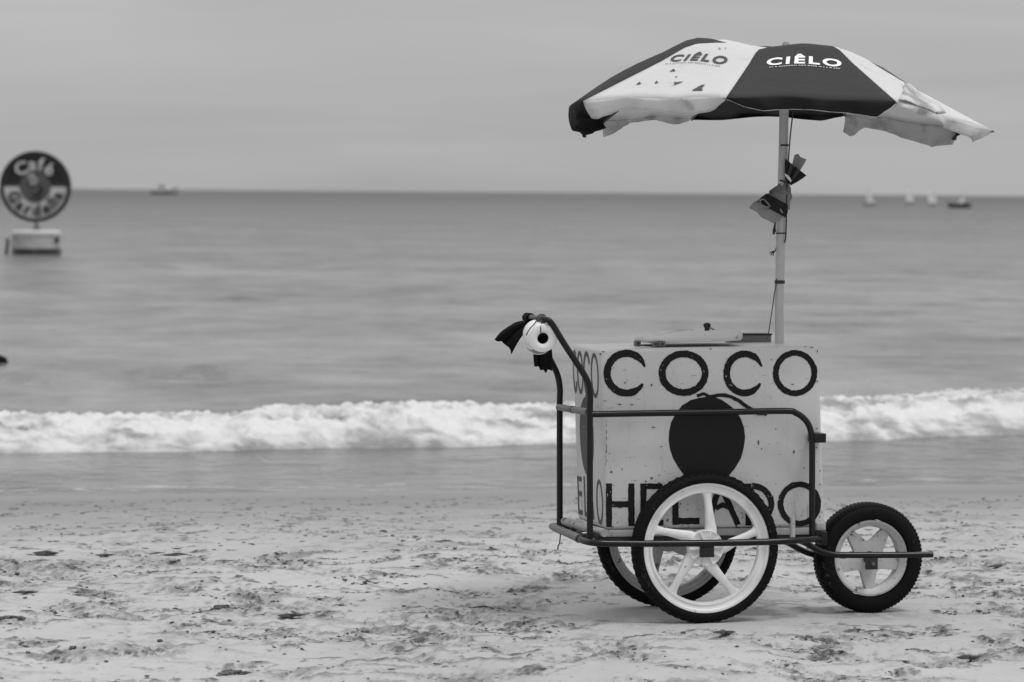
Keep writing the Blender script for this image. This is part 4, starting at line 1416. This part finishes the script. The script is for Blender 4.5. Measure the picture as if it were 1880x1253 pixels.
# ------------------------------------------------------------------ the round sign on its float
SD = 94.2
k_s = SD / FPX
sb = W(67, 467, SD)
sb.z = SEA_Z
sign = empty('floating_sign', Matrix.Translation(sb))
tag(sign, 'round dark and white cafe sign on a white barrel float out at sea', 'sign')
bw, bh = 45.5 * k_s, 43 * k_s
MB().lathe_z([(0.0, bh + 0.02), (bw * 0.9, bh + 0.01), (bw * 0.985, bh - 0.03), (bw * 0.99, bh - 0.11), (bw * 0.955, bh - 0.12)], 40).build('float_rim', M['sign_white'], sign)
MB().lathe_z([(bw * 0.955, bh - 0.12), (bw * 0.975, bh * 0.5), (bw * 0.985, 0.16)], 40).build('float_body', M['barrel'], sign)
MB().lathe_z([(bw * 0.99, 0.16), (bw * 1.0, 0.04), (bw * 0.97, -0.25), (0.0, -0.3)], 40).build('float_foot', M['barrel_wet'], sign)
for k in range(14):
    a = R(-165 + 150 * k / 13)
    c, s = math.cos(a), math.sin(a)
    MB().tube([(bw * c * 0.988, bw * s * 0.988, 0.17), (bw * c * 0.97, bw * s * 0.97, bh - 0.13)], 0.014, 6).build('stave_joint', M['sign_pale'], sign)
MB().tube([(bw * 0.88, -bw * 0.48, bh - 0.24), (bw * 0.90, -bw * 0.56, bh - 0.24)], 0.07, 10).build('float_port', M['barrel_wet'], sign)
SC = Vector((-2 * k_s, 0, (467 - 343) * k_s))
MB().tube([(0, 0, bh), (-1 * k_s, 0, SC.z - 64 * k_s)], 0.035, 10).build('post', M['tube_grey'], sign)
MB().lathe_z([(0.11, bh + 0.0), (0.10, bh + 0.05), (0.05, bh + 0.16), (0.0, bh + 0.17)], 14).build('post_foot', M['tube_grey'], sign)
SR = 65 * k_s


def disc(r0, r1, y0, y1, a0=0, a1=360, n=64):
    m = MB()
    k = max(6, int(n * (a1 - a0) / 360))
    full = a1 - a0 == 360
    rows = []
    for j in range(k + 1):
        a = R(a0 + (a1 - a0) * j / k)
        rows.append([(r * math.cos(a) + SC.x, SC.y + y, r * math.sin(a) + SC.z) for r, y in ((r0, y1), (r0, y0), (r1, y0), (r1, y1), (r0, y1))])
    m.grid(rows)
    if not full:
        for q in (rows[0], rows[-1]):
            m.add(q[:4], [(0, 1, 2, 3)])
    return m


disc(0.0001, SR * 0.93, -0.02, 0.06).build('board', M['sign_black'], sign)
disc(SR * 0.90, SR, -0.10, 0.10).build('outer_rim', M['sign_black'], sign)
disc(SR * 0.84, SR * 0.898, -0.07, -0.022, 3, 177).build('upper_rim', M['sign_rim'], sign)
disc(SR * 0.44, SR * 0.895, -0.055, -0.022, 180, 360).build('white_half', M['sign_white'], sign)
for x0, x1 in ((-0.86, -0.45), (0.45, 0.86)):
    MB().box((SC.x + x0 * SR, -0.06, SC.z + 0.004), (SC.x + x1 * SR, -0.022, SC.z + 0.09)).build('divider', M['sign_rim'], sign)
disc(0.0001, SR * 0.435, -0.075, -0.022).build('centre_plate', M['sign_mid'], sign)
for r_ in (0.73, 0.80):
    disc(SR * r_ - 0.008, SR * r_ + 0.008, -0.060, -0.056, 205, 335).build('trim_line', M['sign_mid'], sign) if r_ == 0.80 else None


def arc_text(word, r, a_mid, size, sx, depth, mat, name, bottom=False, off=0.03, step=None):
    adv = [text_mesh(ch, off) for ch in word]
    ws = [(v[:, 0].max() - v[:, 0].min()) * size * sx for v, f in adv]
    gap = 0.045 if not bottom else 0.05
    total = sum(ws) + gap * (len(word) - 1)
    x = -total / 2
    for (v, f), w_ in zip(adv, ws):
        mid = x + w_ / 2
        a = a_mid - mid / r if not bottom else a_mid + mid / r
        tw = a if bottom else a_mid + (a - a_mid) * 0.45
        up = 1 if not bottom else -1
        vs = []
        for p in v:
            lx_ = (p[0] - v[:, 0].min()) * size * sx - w_ / 2
            tx, tz = (math.sin(tw), -math.cos(tw)) if not bottom else (-math.sin(a), math.cos(a))
            dr = up * (p[1] - 0.33) * size
            vs.append((SC.x + r * math.cos(a) + dr * math.cos(tw) + lx_ * tx, depth, SC.z + r * math.sin(a) + dr * math.sin(tw) + lx_ * tz))
        vb = [(q[0], depth + 0.02, q[2]) for q in vs]
        m = MB().add(vs, f)
        m.add(vb, f)
        m.build(name, mat, sign, smooth=0)
        x += w_ + gap


arc_text('Café', SR * 0.645, R(92), 0.47, 1.08, -0.095, M['sign_white'], 'sign_letter', off=0.022)
arc_text('Gardella', SR * 0.665, R(270), 0.42, 1.0, -0.095, M['sign_rim'], 'sign_letter', bottom=True, off=0.03)
# the small flower-like emblem in the middle
for (ex, ez, er) in ((-3, 10, 6.5), (-2, 10, 3.0), (-9, 18, 3.5), (-6, 21, 3.0)):
    pts_ = [(SC.x + (ex + er * math.cos(R(30 * k))) * k_s, -0.090, SC.z + (ez + er * math.sin(R(30 * k))) * k_s) for k in range(13)]
    MB().tube(pts_, 0.026, 6).build('emblem_petal', M['sign_pale'], sign)
for e_ in ([(9, 3), (12, -4), (8, -10), (2, -14)], [(-8, -13), (0, -16), (8, -13), (14, -8)], [(-12, -22), (0, -26), (12, -21)]):
    MB().tube(bez([(SC.x + x * k_s, -0.088, SC.z + z * k_s) for x, z in e_], 5), 0.03, 6).build('emblem_stem', M['sign_black'], sign)
m = MB().tube(bez([(-62 * k_s, 0.1, 0.02), (-58 * k_s, 0, 0.30), (-57 * k_s, 0, 0.52)], 5), [0.05] * 11, 8)
moor = m.build('mooring_post', M['tube_grey'], None)
moor.location = sb + Vector((0.02, 0.3, -0.1))
tag(moor, 'short dark stake standing in the water left of the barrel float', 'stake')

# dark float cut by the left edge of the picture
fl = W(-5, 683, 34.6)
fl.z = SEA_Z
fo = MB().lathe_z([(0.0, -0.06), (0.05, -0.05), (0.085, -0.01), (0.092, 0.03), (0.075, 0.075), (0.04, 0.098), (0.016, 0.104), (0.016, 0.116), (0.0, 0.118)], 24).build('mooring_float', M['black_cloth'], None)
fo.location = fl + Vector((0, 0, 0.025))
fo.scale = (1.15, 1, 0.9)
tag(fo, 'small black float bobbing in the water at the left edge', 'float')


# ------------------------------------------------------------------ boats
def hull(mb, ln, bm, hb, sheer=0.3, stern=0.85):
    rows = []
    for i in range(13):
        f = i / 12
        half = bm / 2 * (stern + (1 - stern) * min(1, f * 3)) * (1 - max(0, (f - 0.45) / 0.55) ** 2.2)
        z = hb * (1 + sheer * (2 * f - 0.7) ** 2 * (1 if f > .35 else .3))
        x = ln * (f - 0.5)
        rows.append([(x - 0.04 * ln * f * 0, -half, z), (x, -half * 0.92, z * 0.35), (x, -half * 0.5, -0.25 * hb), (x, half * 0.5, -0.25 * hb), (x, half * 0.92, z * 0.35), (x, half, z)])
    mb.grid(rows)
    mb.grid([[r[0] for r in rows], [r[-1] for r in rows]])
    mb.add(rows[0], [(0, 1, 2, 3, 4, 5)])
    return mb


def boat(name, px, py, label, yaw=0, flip=1):
    o, d_ = ray(px, py)
    p = o + d_ * ((SEA_Z - o.z) / d_.z)
    e = empty(name, Matrix.Translation((p.x, p.y, SEA_Z)) @ Matrix.Rotation(yaw, 4, 'Z') @ Matrix.Diagonal((flip, 1, 1, 1)))
    tag(e, label, 'boat')
    return e, p.y / FPX


b, ks = boat('fishing_boat', 302, 357.4, 'pale cabin fishing boat on the horizon right of the round sign', R(4))
hull(MB(), 49 * ks, 14 * ks, 7.5 * ks, 0.55).build('hull', M['hull_grey'], b)
hull(MB(), 49.6 * ks, 14.4 * ks, 2.2 * ks, 0.1).build('boot_stripe', M['hull_dark'], b)
MB().box((-12 * ks, -4 * ks, 7 * ks), (8 * ks, 4 * ks, 13.5 * ks)).build('cabin', M['hull_white'], b, bevel=0.1)
MB().box((-14 * ks, -5 * ks, 13.6 * ks), (2 * ks, 5 * ks, 14.6 * ks)).build('canopy', M['hull_grey'], b, bevel=0.05)
MB().box((-8 * ks, -3.5 * ks, 14.7 * ks), (0 * ks, 3.5 * ks, 18 * ks)).build('wheelhouse', M['hull_grey'], b, bevel=0.1)
for k in range(4):
    MB().box(((-10 + 4.4 * k) * ks, -4.15 * ks, 9.2 * ks), ((-7.2 + 4.4 * k) * ks, -4.02 * ks, 11.8 * ks)).build('window', M['glass_dark'], b)
MB().tube([(-9 * ks, 0, 13 * ks), (-10 * ks, 0, 22 * ks)], 0.06, 6).build('mast', M['hull_grey'], b)
MB().tube([(20 * ks, 0, 8 * ks), (23 * ks, 0, 13 * ks)], 0.08, 6).build('bow_rail', M['hull_white'], b)

for (nm, px, py, lab, sw, sh, tilt) in (('sail_dinghy', 1670, 375, 'small white sailing dinghy, left of the two sails close together', 15, 20, 0.02),
                                        ('sail_dinghy', 1713.5, 377.5, 'small white sailing dinghy, right of the two sails and nearest the motorboat', 17, 20, -0.03)):
    b, ks = boat(nm, px, py, lab, R(12))
    b['group'] = 'sailing dinghies on the horizon'
    hull(MB(), 19 * ks, 8 * ks, 3.2 * ks, 0.2).build('hull', M['hull_grey'], b)
    rows = []
    for i in range(9):
        f = i / 8
        wdt = sw * (1 - 0.55 * f ** 1.5)
        rows.append([((-sw / 2 + wdt * j / 6 + tilt * 100 * f) * ks, (1.5 * math.sin(math.pi * j / 6)) * ks, (3.5 + sh * f + 1.5 * f * j / 6) * ks) for j in range(7)])
    MB().grid(rows).build('sail', M['sail'], b, smooth=60, solid=0.02)
    MB().tube([(-sw / 2 * ks, 0, 2 * ks), (-(sw / 2 - tilt * 100) * ks, 0, (5 + sh) * ks)], 0.04, 6).build('mast', M['hull_grey'], b)
b, ks = boat('sail_boat', 1598, 379, 'sailing boat with dark hull and white sail, leftmost on the right horizon', R(-10))
hull(MB(), 27 * ks, 8 * ks, 5.5 * ks, 0.3).build('hull', M['hull_grey'], b)
rows = []
for i in range(9):
    f = i / 8
    wdt = 16 * (1 - 0.7 * f ** 1.3)
    rows.append([((-8 + wdt * j / 6 + 3 * f) * ks, (1.5 * math.sin(math.pi * j / 6)) * ks, (6 + 15 * f) * ks) for j in range(7)])
MB().grid(rows).build('sail', M['sail'], b, smooth=60, solid=0.02)
MB().tube([(-7 * ks, 0, 3 * ks), (-5 * ks, 0, 31 * ks)], 0.04, 6).build('mast', M['hull_grey'], b)
b, ks = boat('motor_boat', 1762, 382.5, 'low dark motorboat with a small pale shelter, rightmost boat on the horizon', R(-6))
hull(MB(), 40 * ks, 13 * ks, 8.2 * ks, 0.12).build('hull', M['hull_dark'], b)
MB().hexa([(-4 * ks, -3 * ks, 8 * ks), (6 * ks, -3 * ks, 8 * ks), (9 * ks, -3 * ks, 18 * ks), (3 * ks, -3 * ks, 18 * ks)], [(-4 * ks, 3 * ks, 8 * ks), (6 * ks, 3 * ks, 8 * ks), (9 * ks, 3 * ks, 18 * ks), (3 * ks, 3 * ks, 18 * ks)]).build('shelter', M['sail'], b, bevel=0.05)
MB().tube([(5 * ks, 0, 15 * ks), (6 * ks, 0, 28 * ks)], 0.03, 6).build('mast', M['hull_grey'], b)
MB().box((-21.5 * ks, -1.5 * ks, 2 * ks), (-18.6 * ks, 1.5 * ks, 11 * ks)).build('outboard', M['blackiron'], b, bevel=0.04)


# ------------------------------------------------------------------ loose things on the sand
def clod(mb, x, y, s, flat_=0.6):
    z = ground(x, y)
    base = len(mb.v)
    n1, n2 = 6, 3
    z -= s * 0.25
    kx_, ky_ = random.uniform(0.8, 1.8), random.uniform(0.7, 1.2)
    mb.v.append((x, y, z + s * flat_ * random.uniform(0.9, 1.3)))
    for i in range(1, n2 + 1):
        a = math.pi * 0.62 * i / n2
        for k in range(n1):
            t = 2 * math.pi * k / n1 + 0.4 * i
            q = s * random.uniform(0.6, 1.5)
            mb.v.append((x + kx_ * q * math.sin(a) * math.cos(t), y + ky_ * q * math.sin(a) * math.sin(t), z + q * math.cos(a) * flat_))
    for k in range(n1):
        mb.f.append((base, base + 1 + k, base + 1 + (k + 1) % n1))
    for i in range(n2 - 1):
        for k in range(n1):
            a, b_ = base + 1 + i * n1 + k, base + 1 + i * n1 + (k + 1) % n1
            mb.f.append((a, a + n1, b_ + n1, b_))


mb = MB()
for (x, y, s) in CLODS:
    if y < 18.8 and not near_wheel(x, y):
        clod(mb, x, y, s)
for k in range(500):
    y = random.uniform(9.3, 18.5)
    x = random.uniform(-1, 1) * (0.15 * y + 0.4)
    if not near_wheel(x, y):
        clod(mb, x, y, random.uniform(0.0015, 0.004))
ob = mb.build('sand_crumbs', M['clod'], None, smooth=0)
tag(ob, 'dark damp sand crumbs thrown up round the footprints', 'sand crumbs', kind='stuff')


def chip(mb, x, y, ln, wd_, th, ang, curl=0.0):
    """a flat shard of leaf or bark lying on the sand"""
    z = ground(x, y) + 0.001
    ca, sa = math.cos(ang), math.sin(ang)
    n = 7
    rows = []
    for i in range(n):
        f = i / (n - 1) * 2 - 1
        hw = wd_ / 2 * (1 - abs(f) ** 2.2) + 0.0006
        bend = 0.18 * ln * math.sin(f * 2 + ang)
        lift = curl * ln * f * f + th * random.uniform(0.0, 0.4)
        r = []
        for (u, v) in ((-1, 0), (-0.7, 1), (0.7, 1), (1, 0), (0, -0.2)):
            lx_, ly_ = f * ln / 2, u * hw + bend * 0.3
            r.append((x + lx_ * ca - ly_ * sa, y + lx_ * sa + ly_ * ca, z + lift + th * v * (1 - 0.85 * f * f)))
        r.append(r[0])
        rows.append(r)
    mb.grid(rows)


mb = MB()
for k in range(760):
    y = random.uniform(9.4, 19.2) if k < 330 else random.uniform(12.5, 19.4)
    x = random.uniform(-1, 1) * (0.15 * y + 0.4)
    if not near_wheel(x, y):
        chip(mb, x, y, (1 if y < 13 else 1.5) * random.uniform(0.008, 0.036), random.uniform(0.004, 0.014), random.uniform(0.0008, 0.003), random.gauss(0, 0.7), random.uniform(0, 0.1))
ob = mb.build('beach_litter', M['litter'], None, smooth=50)
tag(ob, 'fine dark flecks of bark and dry leaf over the sand', 'litter', kind='stuff')


def on_sand(px, py):
    o, d_ = ray(px, py)
    t = 8.0
    while t < 40:
        p = o + d_ * t
        if p.z <= shore_profile(np.array([p.y - SHORE_K * p.x]))[0] + 0.004:
            return p.x, p.y
        t += 0.01
    return 0, 15


things = [
    ('driftwood_chip', 817, 998, 26, 6, 0.008, 'dark flat wood chip on open sand, left of the two in the middle', 'wood chip'),
    ('driftwood_chip', 903, 1010, 28, 6, 0.007, 'dark flat wood chip on open sand, nearest the cart handle', 'wood chip'),
    ('driftwood_chip', 704, 970, 17, 6, 0.008, 'small dark wood chip farther up the sand toward the water', 'wood chip'),
    ('driftwood_chip', 674, 1069, 20, 6, 0.006, 'short dark wood chip left of the cart shadow', 'wood chip'),
    ('driftwood_stick', 290, 1013, 34, 6, 0.009, 'curved dark stick, left piece of a pair lying end to end', 'stick'),
    ('driftwood_stick', 322, 1018, 56, 5, 0.009, 'long dark stick, right piece of a pair lying end to end', 'stick'),
    ('dry_leaf', 192, 1018, 36, 9, 0.008, 'dark curled leaf left of the pair of sticks', 'leaf'),
    ('dry_leaf', 84, 1020, 48, 15, 0.016, 'crumpled dark leaf heaped on the sand at far left', 'leaf'),
    ('dry_leaf', 534, 1135, 52, 12, 0.012, 'large dark curled leaf in the left foreground', 'leaf'),
    ('dry_leaf', 46, 1092, 50, 9, 0.010, 'broad dark leaf by the left edge of the sand', 'leaf'),
    ('dry_leaf', 885, 1107, 36, 9, 0.010, 'dark torn leaf left of the cart shadow', 'leaf'),
    ('driftwood_stick', 1828, 1040, 42, 5, 0.008, 'thin dark stick on the sand right of the front wheel', 'stick'),
    ('dry_leaf', 1778, 1213, 46, 13, 0.014, 'dark crumpled leaf in the right foreground', 'leaf'),
    ('sand_clump', 430, 1232, 60, 26, 0.030, 'dark crumbly clump of damp sand at the bottom edge', 'sand clump'),
    ('sand_clump', 20, 1140, 40, 18, 0.022, 'dark crumbly clump of damp sand near the left edge', 'sand clump'),
    ('sand_clump', 400, 1117, 52, 20, 0.022, 'dark crumbly clump of damp sand left of the large curled leaf', 'sand clump'),
    ('dry_leaf', 1330, 1166, 46, 9, 0.010, 'dark leaf on the sand in front of the near wheel', 'leaf'),
]
for (nm, px, py, wpx, hpx, th, lab, cat) in things:
    x, y = on_sand(px, py)
    ks = y / FPX
    mb = MB()
    z0 = ground(x, y)
    if nm == 'sand_clump':
        rr = random.Random(px)
        for k in range(60):
            q = rr.gauss(0, 0.22) * wpx * ks
            cx, cy = x + q, y + rr.gauss(0, 0.16) * wpx * ks
            hgt = th * 0.55 * math.exp(-(q / (0.3 * wpx * ks)) ** 2)
            n0 = len(mb.v)
            clod(mb, cx, cy, rr.uniform(0.003, 0.011), 0.6)
            mb.v[n0:] = [(p[0], p[1], p[2] + hgt * rr.uniform(0, 0.9) * 0.6) for p in mb.v[n0:]]
    else:
        chip(mb, x, y, wpx * ks * 1.0, max(hpx, 5) * ks * 2.2, th * 0.75, random.gauss(0, 0.18), 0.05 if 'leaf' in nm else 0.0)
    mb.v = [(p[0] - x, p[1] - y, p[2] - z0) for p in mb.v]
    ob = mb.build(nm, M['leaf'] if 'leaf' in nm else M['clod'] if 'clump' in nm else M['litter'], None, smooth=50, solid=0.0)
    ob.location = (x, y, z0)
    tag(ob, lab, cat)
